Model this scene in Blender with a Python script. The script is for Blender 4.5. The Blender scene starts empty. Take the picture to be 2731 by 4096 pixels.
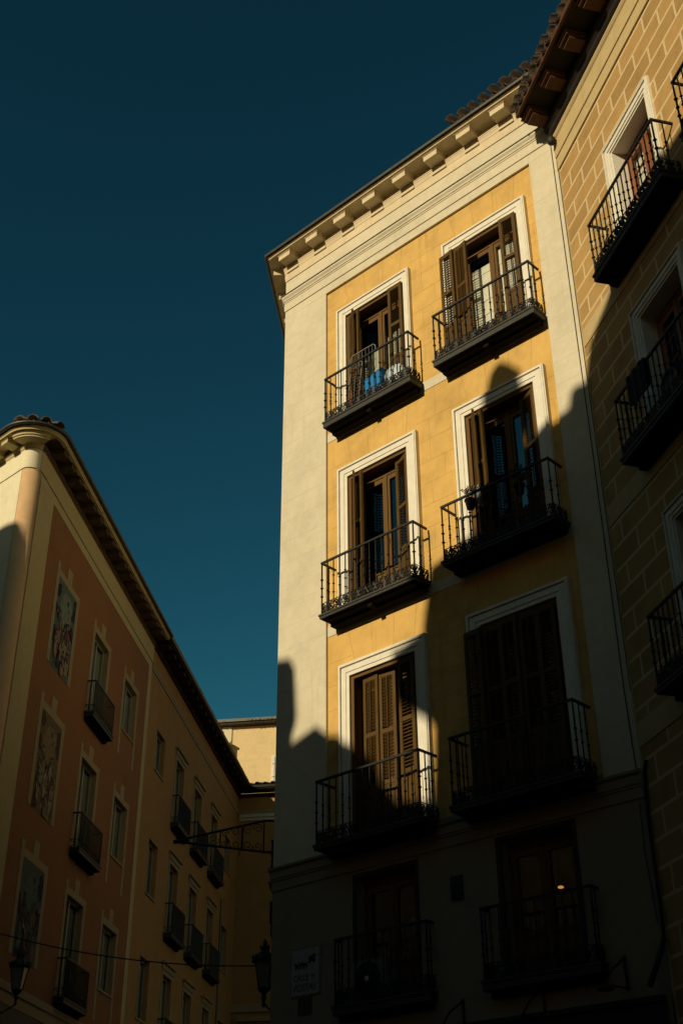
import bpy, bmesh, math, random
from mathutils import Vector, Matrix
random.seed(7)
PI = math.pi
R_ = math.radians
SC = bpy.context.scene
COL = SC.collection

# ------------------------------------------------------------------ frames
class Frame:
    """a wall face: s runs along it, d comes out of it, z is up"""
    def __init__(self, p, az):
        self.p = Vector((p[0], p[1], p[2] if len(p) > 2 else 0.0))
        self.az = az
        self.u = Vector((math.sin(az), math.cos(az), 0))
        self.n = Vector((self.u.y, -self.u.x, 0))
        self.rz = math.atan2(self.u.y, self.u.x)
    def pt(self, s, d, z): return self.p + self.u * s + self.n * d + Vector((0, 0, z))
    def at(self, s, d, z, az=0.0):
        q = self.pt(s, d, z); return Frame((q.x, q.y, q.z), self.az + az)
    def mat(self): return Matrix.Translation(self.p) @ Matrix.Rotation(self.rz, 4, 'Z')

FR = {}           # object name -> frame
def link(o, frame, parent=None):
    COL.objects.link(o)
    m = frame.mat()
    if parent is not None:
        o.parent = parent
        m = FR[parent.name].mat().inverted() @ m
    o.location = m.to_translation(); o.rotation_euler = m.to_euler()
    FR[o.name] = frame
    return o
def tag(o, label=None, cat=None, group=None, kind=None):
    if label: o['label'] = label
    if cat: o['category'] = cat
    if group: o['group'] = group
    if kind: o['kind'] = kind
    return o
def empty(name, frame, label, cat, group=None):
    o = bpy.data.objects.new(name, None); o.empty_display_size = .2
    link(o, frame); return tag(o, label, cat, group)
def dup(o, frame, parent=None, label=None):
    """copy of an object and of everything under it, standing in another frame"""
    src = FR[o.name].mat()
    c = o.copy(); link(c, frame, parent)
    if label: c['label'] = label
    for ch in list(o.children):
        rel = src.inverted() @ FR[ch.name].mat()
        w = frame.mat() @ rel
        e = w.to_euler().z
        dup(ch, Frame(w.to_translation(), PI / 2 - e), c)
    return c

class MB:
    def __init__(self, frame):
        self.f = frame; self.inv = frame.mat().inverted()
        self.v = []; self.fa = []; self.mi = []; self.sm = []
    def add(self, pts, faces, mi=0, smooth=False):
        b = len(self.v); self.v += [tuple(p) for p in pts]
        for f in faces:
            self.fa.append([b + i for i in f]); self.mi.append(mi); self.sm.append(smooth)
    def box(self, s0, s1, d0, d1, z0, z1, mi=0):
        P = [(s, -d, z) for z in (z0, z1) for s, d in ((s0, d0), (s1, d0), (s1, d1), (s0, d1))]
        self.add(P, [(0, 1, 2, 3), (4, 5, 6, 7), (0, 1, 5, 4), (1, 2, 6, 5), (2, 3, 7, 6), (3, 0, 4, 7)], mi)
    def quad(self, a, b, c, d, mi=0):
        self.add([(p[0], -p[1], p[2]) for p in (a, b, c, d)], [(0, 1, 2, 3)], mi)
    def obox(self, c, axes, half, mi=0):
        """box given by centre, three unit axes (s,d,z) and half sizes"""
        P = []
        for k in (-1, 1):
            for i, j in ((-1, -1), (1, -1), (1, 1), (-1, 1)):
                q = [c[t] + axes[0][t] * half[0] * i + axes[1][t] * half[1] * j + axes[2][t] * half[2] * k for t in range(3)]
                P.append((q[0], -q[1], q[2]))
        self.add(P, [(0, 1, 2, 3), (4, 5, 6, 7), (0, 1, 5, 4), (1, 2, 6, 5), (2, 3, 7, 6), (3, 0, 4, 7)], mi)
    def prism(self, poly, d0, d1, mi=0):
        """polygon in (s,z) pushed from d0 to d1"""
        n = len(poly)
        P = [(s, -d0, z) for s, z in poly] + [(s, -d1, z) for s, z in poly]
        self.add(P, [tuple(range(n)), tuple(range(n, 2 * n))] + [(i, (i + 1) % n, n + (i + 1) % n, n + i) for i in range(n)], mi)
    def slab(self, poly, z0, z1, mi=0):
        """polygon in world xy pushed from z0 to z1"""
        n = len(poly); P = []
        for z in (z0, z1):
            for q in poly:
                w = self.inv @ Vector((q[0], q[1], z)); P.append(w)
        self.add(P, [tuple(range(n)), tuple(range(n, 2 * n))] + [(i, (i + 1) % n, n + (i + 1) % n, n + i) for i in range(n)], mi)
    def tube(self, path, r, seg=6, mi=0, closed=False, flat=None):
        """tube along (s,d,z) points; r number or list"""
        n = len(path); P = [Vector((p[0], -p[1], p[2])) for p in path]
        rr = r if isinstance(r, (list, tuple)) else [r] * n
        vs = []; N = None
        for i in range(n):
            a = P[(i - 1) % n] if (i or closed) else P[i]; b = P[(i + 1) % n] if (i < n - 1 or closed) else P[i]
            t = (b - a)
            t = t.normalized() if t.length > 1e-9 else Vector((0, 0, 1))
            if N is None:
                N = t.orthogonal().normalized() if flat is None else Vector(flat)
            N = (N - t * N.dot(t))
            N = N.normalized() if N.length > 1e-6 else t.orthogonal().normalized()
            B = t.cross(N)
            for k in range(seg):
                a_ = 2 * PI * (k + .5) / seg
                vs.append(P[i] + (N * math.cos(a_) + B * math.sin(a_)) * rr[i])
        fs = []
        for i in range(n - 1 + (1 if closed else 0)):
            j = (i + 1) % n
            for k in range(seg):
                fs.append((i * seg + k, i * seg + (k + 1) % seg, j * seg + (k + 1) % seg, j * seg + k))
        if not closed:
            fs.append(tuple(range(seg))); fs.append(tuple((n - 1) * seg + k for k in range(seg)))
        self.add(vs, fs, mi, seg > 5)
    def lathe(self, c, prof, seg=10, mi=0, axis='z', smooth=True):
        vs = []; fs = []
        for r, h in prof:
            for k in range(seg):
                a = 2 * PI * k / seg
                x, y = r * math.cos(a), r * math.sin(a)
                if axis == 'z': q = (c[0] + x, -(c[1] + y), c[2] + h)
                elif axis == 'd': q = (c[0] + x, -(c[1] + h), c[2] + y)
                else: q = (c[0] + h, -(c[1] + x), c[2] + y)
                vs.append(q)
        m = len(prof)
        for i in range(m - 1):
            for k in range(seg):
                fs.append((i * seg + k, i * seg + (k + 1) % seg, (i + 1) * seg + (k + 1) % seg, (i + 1) * seg + k))
        fs.append(tuple(range(seg))); fs.append(tuple((m - 1) * seg + k for k in range(seg)))
        self.add(vs, fs, mi, smooth)
    def sweep(self, prof, path, mi=0, smooth=False):
        """profile [(d,z)] carried along a plan path [(xy, miter)] in world space"""
        m = len(prof); P = []
        for (p, mv) in path:
            for d, z in prof:
                P.append(self.inv @ Vector((p[0] + mv[0] * d, p[1] + mv[1] * d, z)))
        fs = []
        for i in range(len(path) - 1):
            for k in range(m):
                l = (k + 1) % m
                fs.append((i * m + k, i * m + l, (i + 1) * m + l, (i + 1) * m + k))
        fs.append(tuple(range(m))); fs.append(tuple((len(path) - 1) * m + k for k in range(m)))
        self.add(P, fs, mi, smooth)
    def build(self, name, mats, parent=None, bevel=0, recalc=True):
        me = bpy.data.meshes.new(name)
        me.from_pydata(self.v, [], self.fa)
        if not isinstance(mats, (list, tuple)): mats = [mats]
        for m in mats: me.materials.append(m)
        me.polygons.foreach_set('material_index', self.mi)
        me.polygons.foreach_set('use_smooth', self.sm)
        if recalc:
            bm = bmesh.new(); bm.from_mesh(me)
            bmesh.ops.recalc_face_normals(bm, faces=bm.faces); bm.to_mesh(me); bm.free()
        me.update()
        o = bpy.data.objects.new(name, me); link(o, self.f, parent)
        if bevel:
            b = o.modifiers.new('bevel', 'BEVEL'); b.width = bevel; b.segments = 2; b.limit_method = 'ANGLE'
        return o

def plan_path(pts, side):
    """miter vectors for a plan polyline; side +1 = outside on the left of travel"""
    ns = []
    for a, b in zip(pts[:-1], pts[1:]):
        t = Vector((b[0] - a[0], b[1] - a[1])).normalized()
        ns.append(Vector((-t.y, t.x)) * side)
    out = []
    for i, p in enumerate(pts):
        if i == 0: m = ns[0]
        elif i == len(pts) - 1: m = ns[-1]
        else:
            a, b = ns[i - 1], ns[i]; m = (a + b) / (1 + a.dot(b))
        out.append((p, m))
    return out

# ------------------------------------------------------------------ materials
def nodes(name):
    m = bpy.data.materials.new(name); m.use_nodes = True
    nt = m.node_tree; b = nt.nodes['Principled BSDF']
    return m, nt, b
def N(nt, t, **kw):
    n = nt.nodes.new(t)
    for k, v in kw.items():
        if k in n.inputs: n.inputs[k].default_value = v
        else: setattr(n, k, v)
    return n
def coords(nt, scale=(1, 1, 1)):
    tc = N(nt, 'ShaderNodeTexCoord'); mp = N(nt, 'ShaderNodeMapping'); mp.inputs['Scale'].default_value = scale
    nt.links.new(tc.outputs['Object'], mp.inputs['Vector']); return mp.outputs['Vector']
def noise(nt, vec, scale, detail=5, rough=.6):
    n = N(nt, 'ShaderNodeTexNoise'); n.inputs['Scale'].default_value = scale
    n.inputs['Detail'].default_value = detail; n.inputs['Roughness'].default_value = rough
    nt.links.new(vec, n.inputs['Vector']); return n.outputs['Fac']
def ramp(nt, fac, stops):
    r = N(nt, 'ShaderNodeValToRGB'); e = r.color_ramp.elements
    while len(e) < len(stops): e.new(.5)
    for i, (p, c) in enumerate(stops):
        e[i].position = p; e[i].color = (c[0], c[1], c[2], 1)
    nt.links.new(fac, r.inputs['Fac']); return r.outputs['Color']
def mix(nt, fac, a, b, mode='MIX'):
    m = N(nt, 'ShaderNodeMixRGB'); m.blend_type = mode
    for s, v in (('Fac', fac), ('Color1', a), ('Color2', b)):
        if isinstance(v, (int, float)): m.inputs[s].default_value = v
        elif isinstance(v, tuple): m.inputs[s].default_value = (v[0], v[1], v[2], 1)
        else: nt.links.new(v, m.inputs[s])
    return m.outputs['Color']
def mul(c, k): return (c[0] * k, c[1] * k, c[2] * k)
def plaster(name, col, var=.18, streak=.15, bump=.25, rough=.92, scale=1.0, dirt=(.35, .3, .22)):
    m, nt, b = nodes(name)
    v = coords(nt)
    big = noise(nt, v, 1.1 * scale, 6, .62)
    c = ramp(nt, big, [(.25, mul(col, 1 - var)), (.5, col), (.75, mul(col, 1 + var * .6))])
    med = noise(nt, v, 5.5 * scale, 5, .7)
    c = mix(nt, .5, c, ramp(nt, med, [(.3, (.82, .81, .78)), (.65, (1.05, 1.05, 1.05))]), 'MULTIPLY')
    # rain streaks and small stains
    sv = coords(nt, (6, 6, .35)); st = noise(nt, sv, 1.6, 4, .6)
    f = ramp(nt, st, [(.56, (0, 0, 0)), (.8, (streak, streak, streak))])
    c = mix(nt, f, c, mul(col, .62))
    sp = noise(nt, v, 22, 3, .6)
    c = mix(nt, ramp(nt, sp, [(.7, (0, 0, 0)), (.78, (.35, .35, .35))]), c, mul(dirt, 1))
    nt.links.new(c, b.inputs['Base Color']); b.inputs['Roughness'].default_value = rough
    bp = N(nt, 'ShaderNodeBump'); bp.inputs['Strength'].default_value = bump; bp.inputs['Distance'].default_value = .012
    h = mix(nt, .5, noise(nt, v, 30, 6, .7), noise(nt, v, 4, 4, .6))
    nt.links.new(h, bp.inputs['Height']); nt.links.new(bp.outputs['Normal'], b.inputs['Normal'])
    return m
def ashlar(name, col, joint, bw, rh, zoff, soff):
    """painted blocks with double pale joint lines"""
    m, nt, b = nodes(name)
    tc = N(nt, 'ShaderNodeTexCoord'); sx = N(nt, 'ShaderNodeSeparateXYZ'); cx = N(nt, 'ShaderNodeCombineXYZ')
    nt.links.new(tc.outputs['Object'], sx.inputs[0])
    def addv(o, v):
        a = N(nt, 'ShaderNodeMath'); a.operation = 'ADD'; a.inputs[1].default_value = v; nt.links.new(o, a.inputs[0]); return a.outputs[0]
    nt.links.new(addv(sx.outputs['X'], soff), cx.inputs['X']); nt.links.new(addv(sx.outputs['Z'], zoff), cx.inputs['Y'])
    def brick(ms):
        t = N(nt, 'ShaderNodeTexBrick'); t.offset = .5; t.squash = 1
        t.inputs['Scale'].default_value = 1; t.inputs['Brick Width'].default_value = bw; t.inputs['Row Height'].default_value = rh
        t.inputs['Mortar Size'].default_value = ms; t.inputs['Mortar Smooth'].default_value = .1; t.inputs['Bias'].default_value = 0
        t.inputs['Color1'].default_value = (.84, .83, .82, 1); t.inputs['Color2'].default_value = (1.08, 1.08, 1.08, 1)
        nt.links.new(cx.outputs[0], t.inputs['Vector']); return t
    t1 = brick(.021); t2 = brick(.0035)
    v = tc.outputs['Object']
    n1 = noise(nt, v, 1.6, 6, .65); n2 = noise(nt, v, 9, 5, .7)
    c = ramp(nt, n1, [(.28, mul(col, .8)), (.5, col), (.75, mul(col, 1.12))])
    c = mix(nt, .45, c, ramp(nt, n2, [(.3, (.8, .8, .8)), (.7, (1.06, 1.06, 1.06))]), 'MULTIPLY')
    c = mix(nt, 1.0, c, t1.outputs['Color'], 'MULTIPLY')
    j = mix(nt, t2.outputs['Fac'], joint, mul(col, .72))
    c = mix(nt, t1.outputs['Fac'], c, j)
    nt.links.new(c, b.inputs['Base Color']); b.inputs['Roughness'].default_value = .93
    bp = N(nt, 'ShaderNodeBump'); bp.inputs['Strength'].default_value = .25; bp.inputs['Distance'].default_value = .012
    nt.links.new(noise(nt, v, 24, 6, .7), bp.inputs['Height']); nt.links.new(bp.outputs['Normal'], b.inputs['Normal'])
    return m
def simple(name, col, rough=.6, metal=0, var=.2, nscale=8, bump=.1, stretch=(1, 1, 1), spec=.3):
    m, nt, b = nodes(name)
    v = coords(nt, stretch); n = noise(nt, v, nscale, 5, .65)
    c = ramp(nt, n, [(.25, mul(col, 1 - var)), (.5, col), (.8, mul(col, 1 + var))])
    nt.links.new(c, b.inputs['Base Color']); b.inputs['Roughness'].default_value = rough; b.inputs['Metallic'].default_value = metal
    if spec is not None: b.inputs['Specular IOR Level'].default_value = spec
    bp = N(nt, 'ShaderNodeBump'); bp.inputs['Strength'].default_value = bump; bp.inputs['Distance'].default_value = .01
    nt.links.new(n, bp.inputs['Height']); nt.links.new(bp.outputs['Normal'], b.inputs['Normal'])
    return m
def glass_mat(name, tint=(.8, .85, .85), refl=1.5):
    m = bpy.data.materials.new(name); m.use_nodes = True; nt = m.node_tree
    nt.nodes.remove(nt.nodes['Principled BSDF']); out = nt.nodes['Material Output']
    tr = N(nt, 'ShaderNodeBsdfTransparent'); tr.inputs['Color'].default_value = (*tint, 1)
    gl = N(nt, 'ShaderNodeBsdfGlossy'); gl.inputs['Roughness'].default_value = .03
    bp = N(nt, 'ShaderNodeBump'); bp.inputs['Strength'].default_value = .08; bp.inputs['Distance'].default_value = .02
    nt.links.new(noise(nt, coords(nt), 2.2, 2, .5), bp.inputs['Height']); nt.links.new(bp.outputs['Normal'], gl.inputs['Normal'])
    fr = N(nt, 'ShaderNodeFresnel'); fr.inputs['IOR'].default_value = refl
    mx = N(nt, 'ShaderNodeMixShader'); nt.links.new(fr.outputs[0], mx.inputs[0])
    nt.links.new(tr.outputs[0], mx.inputs[1]); nt.links.new(gl.outputs[0], mx.inputs[2]); nt.links.new(mx.outputs[0], out.inputs[0])
    return m
M = {}
M['cream'] = plaster('cream_plaster', (.60, .55, .40), .13, .35, .35)
M['cream2'] = plaster('cream_frieze_plaster', (.62, .53, .35), .14, .45, .3)
M['yellow'] = plaster('yellow_plaster', (.60, .385, .112), .30, .45, .4)
M['groove'] = simple('painted_joint', (.42, .24, .058), .95)
M['pilgroove'] = simple('faint_joint', (.545, .495, .355), .95)
M['white'] = plaster('white_surround_paint', (.72, .69, .57), .06, .25, .15)
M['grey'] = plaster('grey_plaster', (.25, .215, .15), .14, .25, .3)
M['ashlar'] = ashlar('ochre_painted_blocks', (.42, .262, .088), (.68, .56, .32), .82, .3475, -.055, .43)
M['rcream'] = plaster('ochre_band_plaster', (.50, .39, .19), .10, .2, .25)
M['wood'] = simple('brown_shutter_wood', (.088, .050, .013), .6, 0, .35, 5, .25, (8, 8, .8), .12)
M['casing'] = simple('brown_casing_paint', (.125, .070, .021), .65, 0, .2, 6, .2, (6, 6, .8), .12)
M['redwood'] = simple('red_brown_door_paint', (.23, .085, .035), .5, 0, .2, 6, .15)
M['iron'] = simple('black_ironwork', (.022, .022, .02), .5, .3, .3, 30, .2)
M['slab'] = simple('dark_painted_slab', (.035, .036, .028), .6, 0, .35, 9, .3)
M['under'] = simple('shade_black_underside', (.010, .008, .006), .9, 0, .3, 9, .3, (1, 1, 1), .05)  # near-black: the shade beneath the slab is put into the colour
M['glass'] = glass_mat('window_glass', (.8, .85, .85), 2.3)
M['clearglass'] = glass_mat('clear_window_glass', (.9, .92, .9), 1.35)
M['pglass'] = simple('grey_green_casement', (.26, .29, .24), .4, 0, .1, 4, .05)  # even grey-green for casement frames and blinds
M['curtain'] = simple('net_curtain', (.42, .42, .34), .9, 0, .2, 14, .4, (5, 1, .5))
M['inshut'] = simple('white_inner_shutter', (.62, .60, .50), .6, 0, .06, 8, .1)
M['tile'] = simple('clay_roof_tile', (.055, .040, .024), .9, 0, .45, 7, .4)
M['tile2'] = simple('pale_clay_roof_tile', (.15, .115, .07), .9, 0, .4, 7, .4)
M['gutter'] = simple('zinc_gutter', (.09, .095, .085), .45, .5, .25, 8, .15)
M['eavewood'] = simple('red_brown_eave_wood', (.075, .032, .012), .75, 0, .35, 6, .3, (3, 3, 3))
M['darkwood'] = simple('dark_eave_board', (.018, .013, .009), .8, 0, .3, 6, .3)
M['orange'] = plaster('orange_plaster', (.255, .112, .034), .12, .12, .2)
M['olive'] = plaster('beige_pilaster_plaster', (.48, .40, .20), .08, .12, .2)
M['ltrim'] = plaster('beige_painted_trim', (.33, .26, .14), .1, .1, .2)
M['shadebrown'] = simple('shaded_eave_brown', (.075, .045, .022), .7)  # eave tone of the unlit street side, shade put into the colour
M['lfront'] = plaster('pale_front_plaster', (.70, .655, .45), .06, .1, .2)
M['lorange'] = plaster('pale_orange_pilaster', (.62, .41, .21), .08, .1, .2)
M['ochre'] = plaster('ochre_plaster', (.37, .205, .06), .14, .2, .25)
M['far'] = plaster('pale_yellow_far_plaster', (.66, .52, .27), .08, .12, .2)
M['farwhite'] = plaster('off_white_far_plaster', (.62, .56, .38), .08, .1, .2)
M['opp'] = plaster('opposite_plaster', (.42, .30, .16), .1, .1, .2)
M['blue'] = simple('blue_plastic', (.01, .17, .42), .4, 0, .06)
M['bag'] = simple('white_blue_bag', (.42, .50, .52), .35, 0, .5, 12, .6)
M['wire'] = simple('white_coated_wire', (.32, .32, .29), .4)
M['redpl'] = simple('red_plastic', (.4, .03, .02), .4)
M['leaf'] = simple('plant_leaf', (.05, .09, .03), .6, 0, .4)
M['palebl'] = simple('pale_dry_leaf', (.35, .34, .30), .7, 0, .3)
M['pot'] = simple('clay_pot', (.05, .03, .02), .8)
M['sign'] = simple('pale_ceramic_sign', (.30, .30, .31), .35, 0, .08)
M['ink'] = simple('dark_sign_ink', (.02, .02, .024), .5)
M['plaque'] = simple('dark_notice', (.05, .045, .03), .5)
M['lampglass'] = simple('frosted_lantern_glass', (.16, .17, .15), .3)
M['acmetal'] = simple('grey_unit_casing', (.16, .16, .15), .5)
M['cloth'] = simple('dark_cloth', (.015, .015, .018), .9)
M['room'] = simple('room_plaster', (.10, .085, .06), .9)
M['asphalt'] = simple('asphalt', (.055, .05, .042), .9, 0, .3, 20, .4)
M['granite'] = simple('granite_paving', (.10, .09, .075), .85, 0, .25, 14, .3)
M['kerb'] = simple('granite_kerb', (.2, .2, .19), .85, 0, .2, 18, .3)
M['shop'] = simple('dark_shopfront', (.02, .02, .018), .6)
m_, nt_, b_ = nodes('lit_ceiling_lamp')
b_.inputs['Emission Color'].default_value = (1, .42, .09, 1); b_.inputs['Emission Strength'].default_value = .75
b_.inputs['Base Color'].default_value = (.2, .12, .05, 1); M['bulb'] = m_
for nm, c in dict(m_teal=(.085, .125, .10), m_pale=(.17, .20, .15), m_dark=(.010, .016, .022), m_flesh=(.30, .165, .10), m_cream=(.30, .25, .16), m_red=(.13, .04, .03), m_blue=(.045, .06, .11), m_green=(.05, .085, .05), m_ochre=(.15, .10, .042), m_tan=(.22, .155, .075), m_grey=(.075, .09, .08), m_brown=(.05, .03, .018)).items():
    M[nm] = simple('worn_mural_paint', c, .85, 0, .45, 9, .1)

# ------------------------------------------------------------------ plan of the place
AZ_A = R_(180 - 46.915); AZ_L = R_(5.884); AZ_R = R_(180 - 14.092); AZ_D = R_(180 - 81.863)
A = Frame((-1.15281, 19.96675), AZ_A)
pc = A.pt(6.86, 0, 0); RW = Frame((pc.x, pc.y), AZ_R)
L0 = Frame((-7.02874, 23.9916), AZ_L)
Vc = L0.pt(-.47, 0, 0)
F1 = Frame((Vc.x, Vc.y), AZ_A)            # front of the left building, s < 0
pd = L0.pt(26.0, 0, 0); DW = Frame((pd.x, pd.y), AZ_D)
pe = L0.pt(38.0, 0, 0); EW = Frame((pe.x, pe.y), AZ_D)
SD = Frame((A.p.x, A.p.y), AZ_L + PI)      # side face of the corner building: s < 0 runs up the street

# ------------------------------------------------------------------ wall with openings
def wall_face(mb, s0, s1, z0, z1, ops, dface, thick, mi=0, mi_rev=None):
    """front and back skins with openings [(a,b,zl,zh)], reveals and edges"""
    if mi_rev is None: mi_rev = mi
    ss = sorted({s0, s1} | {o[0] for o in ops} | {o[1] for o in ops}); zs = sorted({z0, z1} | {o[2] for o in ops} | {o[3] for o in ops})
    ss = [x for x in ss if s0 <= x <= s1]; zs = [x for x in zs if z0 <= x <= z1]
    db = dface - thick
    for a, b in zip(ss[:-1], ss[1:]):
        for c, d in zip(zs[:-1], zs[1:]):
            m, n = (a + b) / 2, (c + d) / 2
            if any(o[0] < m < o[1] and o[2] < n < o[3] for o in ops): continue
            mb.quad((a, dface, c), (b, dface, c), (b, dface, d), (a, dface, d), mi)
            mb.quad((a, db, c), (a, db, d), (b, db, d), (b, db, c), mi)
    for a, b, c, d in ops:
        mb.quad((a, dface, c), (a, dface, d), (a, db, d), (a, db, c), mi_rev)
        mb.quad((b, dface, c), (b, db, c), (b, db, d), (b, dface, d), mi_rev)
        mb.quad((a, dface, d), (b, dface, d), (b, db, d), (a, db, d), mi_rev)
        mb.quad((a, dface, c), (a, db, c), (b, db, c), (b, dface, c), mi_rev)
    mb.quad((s0, dface, z0), (s0, db, z0), (s0, db, z1), (s0, dface, z1), mi)
    mb.quad((s1, dface, z0), (s1, dface, z1), (s1, db, z1), (s1, db, z0), mi)
    mb.quad((s0, dface, z1), (s0, db, z1), (s1, db, z1), (s1, dface, z1), mi)

def joint(mb, a, b, w, d, mi):
    """a thin line from a to b (s,z) drawn on a wall as a strip 3 mm proud"""
    dx, dz = b[0] - a[0], b[1] - a[1]; L = math.hypot(dx, dz)
    if L < .02: return
    ux, uz = dx / L, dz / L
    mb.obox(((a[0] + b[0]) / 2, d, (a[1] + b[1]) / 2), ((ux, 0, uz), (0, 1, 0), (-uz, 0, ux)), (L / 2, .0012, w / 2), mi)

# ------------------------------------------------------------------ shutters, doors, surrounds
def surround(mb, w, h, band=.27, proud=.05, dbase=0.0, steps=True):
    """moulded frame; opening w by h, centred on s=0, its top at z=0, hanging down"""
    x = w / 2
    def ring(i, o, d0, d1, zt_o):
        mb.box(-x - o, -x - i, d0, d1, -h, zt_o)
        mb.box(x + i, x + o, d0, d1, -h, zt_o)
        mb.box(-x - i, x + i, d0, d1, i, zt_o)
    b = band
    ring(0, b * .30, dbase - .06, dbase + proud * .35, b * .30)
    ring(b * .30, b * .72, dbase - .06, dbase + proud * .60, b * .72)
    ring(b * .72, b * .80, dbase - .06, dbase + proud * .30, b * .80)
    ring(b * .80, b * .95, dbase - .06, dbase + proud, b * .95)
    ring(b * .95, b * 1.04, dbase - .06, dbase + proud * .7, b * 1.04)

def shutter_mesh(w, h):
    """leaf from s=0 to s=w, z=0 down to -h, louvred, about 4 cm thick, faces +-d"""
    mb = MB(Frame((0, 0), PI / 2))
    st = .06; t = .02
    mb.box(0, st, -t, t, -h, 0); mb.box(w - st, w, -t, t, -h, 0)
    rails = [(-.09, 0), (-h * .40, -h * .40 + .07), (-h * .72, -h * .72 + .07), (-h, -h + .12)]
    for a, b in rails: mb.box(st, w - st, -t * .9, t * .9, a, b)
    for (hi, lo) in ((-.09, -h * .40 + .07), (-h * .40, -h * .72 + .07)):
        z = hi - .02
        while z > lo + .02:
            mb.obox((w / 2, 0, z), ((1, 0, 0), (0, .72, .69), (0, -.69, .72)), (w / 2 - st, .021, .004))
            z -= .058
        mb.box(w / 2 - .006, w / 2 + .006, t, t + .012, lo, hi)
    mb.box(st, w - st, -.008, .008, -h + .12, -h * .72)
    mb.box(st + .03, w - st - .03, .008, .014, -h + .15, -h * .72 - .03)
    o = mb.build('shutter', M['wood']); return o
_SH = {}
def shutter(parent, fr, w, h):
    k = (round(w, 3), round(h, 3))
    if k not in _SH:
        o = shutter_mesh(w, h); _SH[k] = o.data
        COL.objects.unlink(o); bpy.data.objects.remove(o)
    o = bpy.data.objects.new('shutter', _SH[k]); return link(o, fr, parent)

def door(parent, F, w, h, d, matf, inner=None, bars=1, gl=None):
    """glazed double door set back at depth d; F is the window frame (opening centre, top)"""
    x = w / 2; mb = MB(F)
    mb.box(-x, -x + .06, d - .05, d + .03, -h, 0); mb.box(x - .06, x, d - .05, d + .03, -h, 0); mb.box(-x + .06, x - .06, d - .05, d + .03, -.09, 0)
    mb.box(-x + .06, x - .06, d - .045, d + .045, -.125, -.09)
    for sg in (-1, 1):
        a, b = (.008, x - .065)
        def bx(p, q, e, f, g, i): mb.box(*((p, q) if sg > 0 else (-q, -p)), e, f, g, i)
        bx(a, a + .075, d - .02, d + .03, -h + .02, -.13); bx(b - .07, b, d - .02, d + .03, -h + .02, -.13)
        bx(a + .075, b - .07, d - .02, d + .03, -.22, -.13); bx(a + .075, b - .07, d - .02, d + .03, -h + .02, -h + .18)
        bx(a + .075, b - .07, d - .02, d + .03, -h + .55, -h + .62)
        bx(a + .075, b - .07, d - .01, d + .012, -h + .18, -h + .55)
        for k in range(bars):
            z = -.22 - (h - .22 - .62) * (k + 1) / (bars + 1)
            if bars > 1: bx(a + .075, b - .07, d - .01, d + .02, z - .012, z + .012)
    mb.box(-.035, .035, d + .03, d + .05, -h + .02, -.13)
    mb.tube([(.05, d + .05, -h * .55), (.05, d + .09, -h * .55), (.05, d + .09, -h * .55 - .09)], .008, 5)
    o = mb.build('door_frame', matf, parent)
    g = MB(F)
    g.quad((-x + .12, d - .002, -h + .6), (-.08, d - .002, -h + .6), (-.08, d - .002, -.2), (-x + .12, d - .002, -.2))
    g.quad((.08, d - .002, -h + .6), (x - .12, d - .002, -h + .6), (x - .12, d - .002, -.2), (.08, d - .002, -.2))
    g.build('pane', gl or M['glass'], parent, recalc=False)
    if inner == 'shutter':
        i = MB(F)
        for sg in (-1, 1):
            def bx(p, q, e, f, g_, j): i.box(*((p, q) if sg > 0 else (-q, -p)), e, f, g_, j)
            bx(.07, x - .1, d - .06, d - .04, -h + .1, -.24 if sg > 0 else -.42)
            n = 6; hh = h - .55
            for k in range(n):
                z = -.42 - hh * (k + .5) / n
                bx(.07, x - .1, d - .04, d - .03, z - .02, z + .02)
        i.build('inner_shutter', M['inshut'], parent)
    if inner == 'full':
        i = MB(F); i.box(-x + .08, x - .08, d - .08, d - .06, -h + .05, -.1); i.build('inner_shutter', M['inshut'], parent)
    if inner == 'curtain':
        i = MB(F); pts = []
        for lo, hi, top in ((-x + .1, -.06, -.85), (.06, x - .1, -.62)):
            n = 18
            for k in range(n):
                a = lo + (hi - lo) * k / n; b = lo + (hi - lo) * (k + 1) / n
                da = .012 * math.sin(k * 1.9); db = .012 * math.sin((k + 1) * 1.9)
                i.quad((a, d - .07 + da, -h + .08), (b, d - .07 + db, -h + .08), (b, d - .07 + db, top - .12 * (1 - k / n)), (a, d - .07 + da, top - .12 * (1 - k / n)))
        i.build('curtain', M['curtain'], parent, recalc=False)

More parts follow.
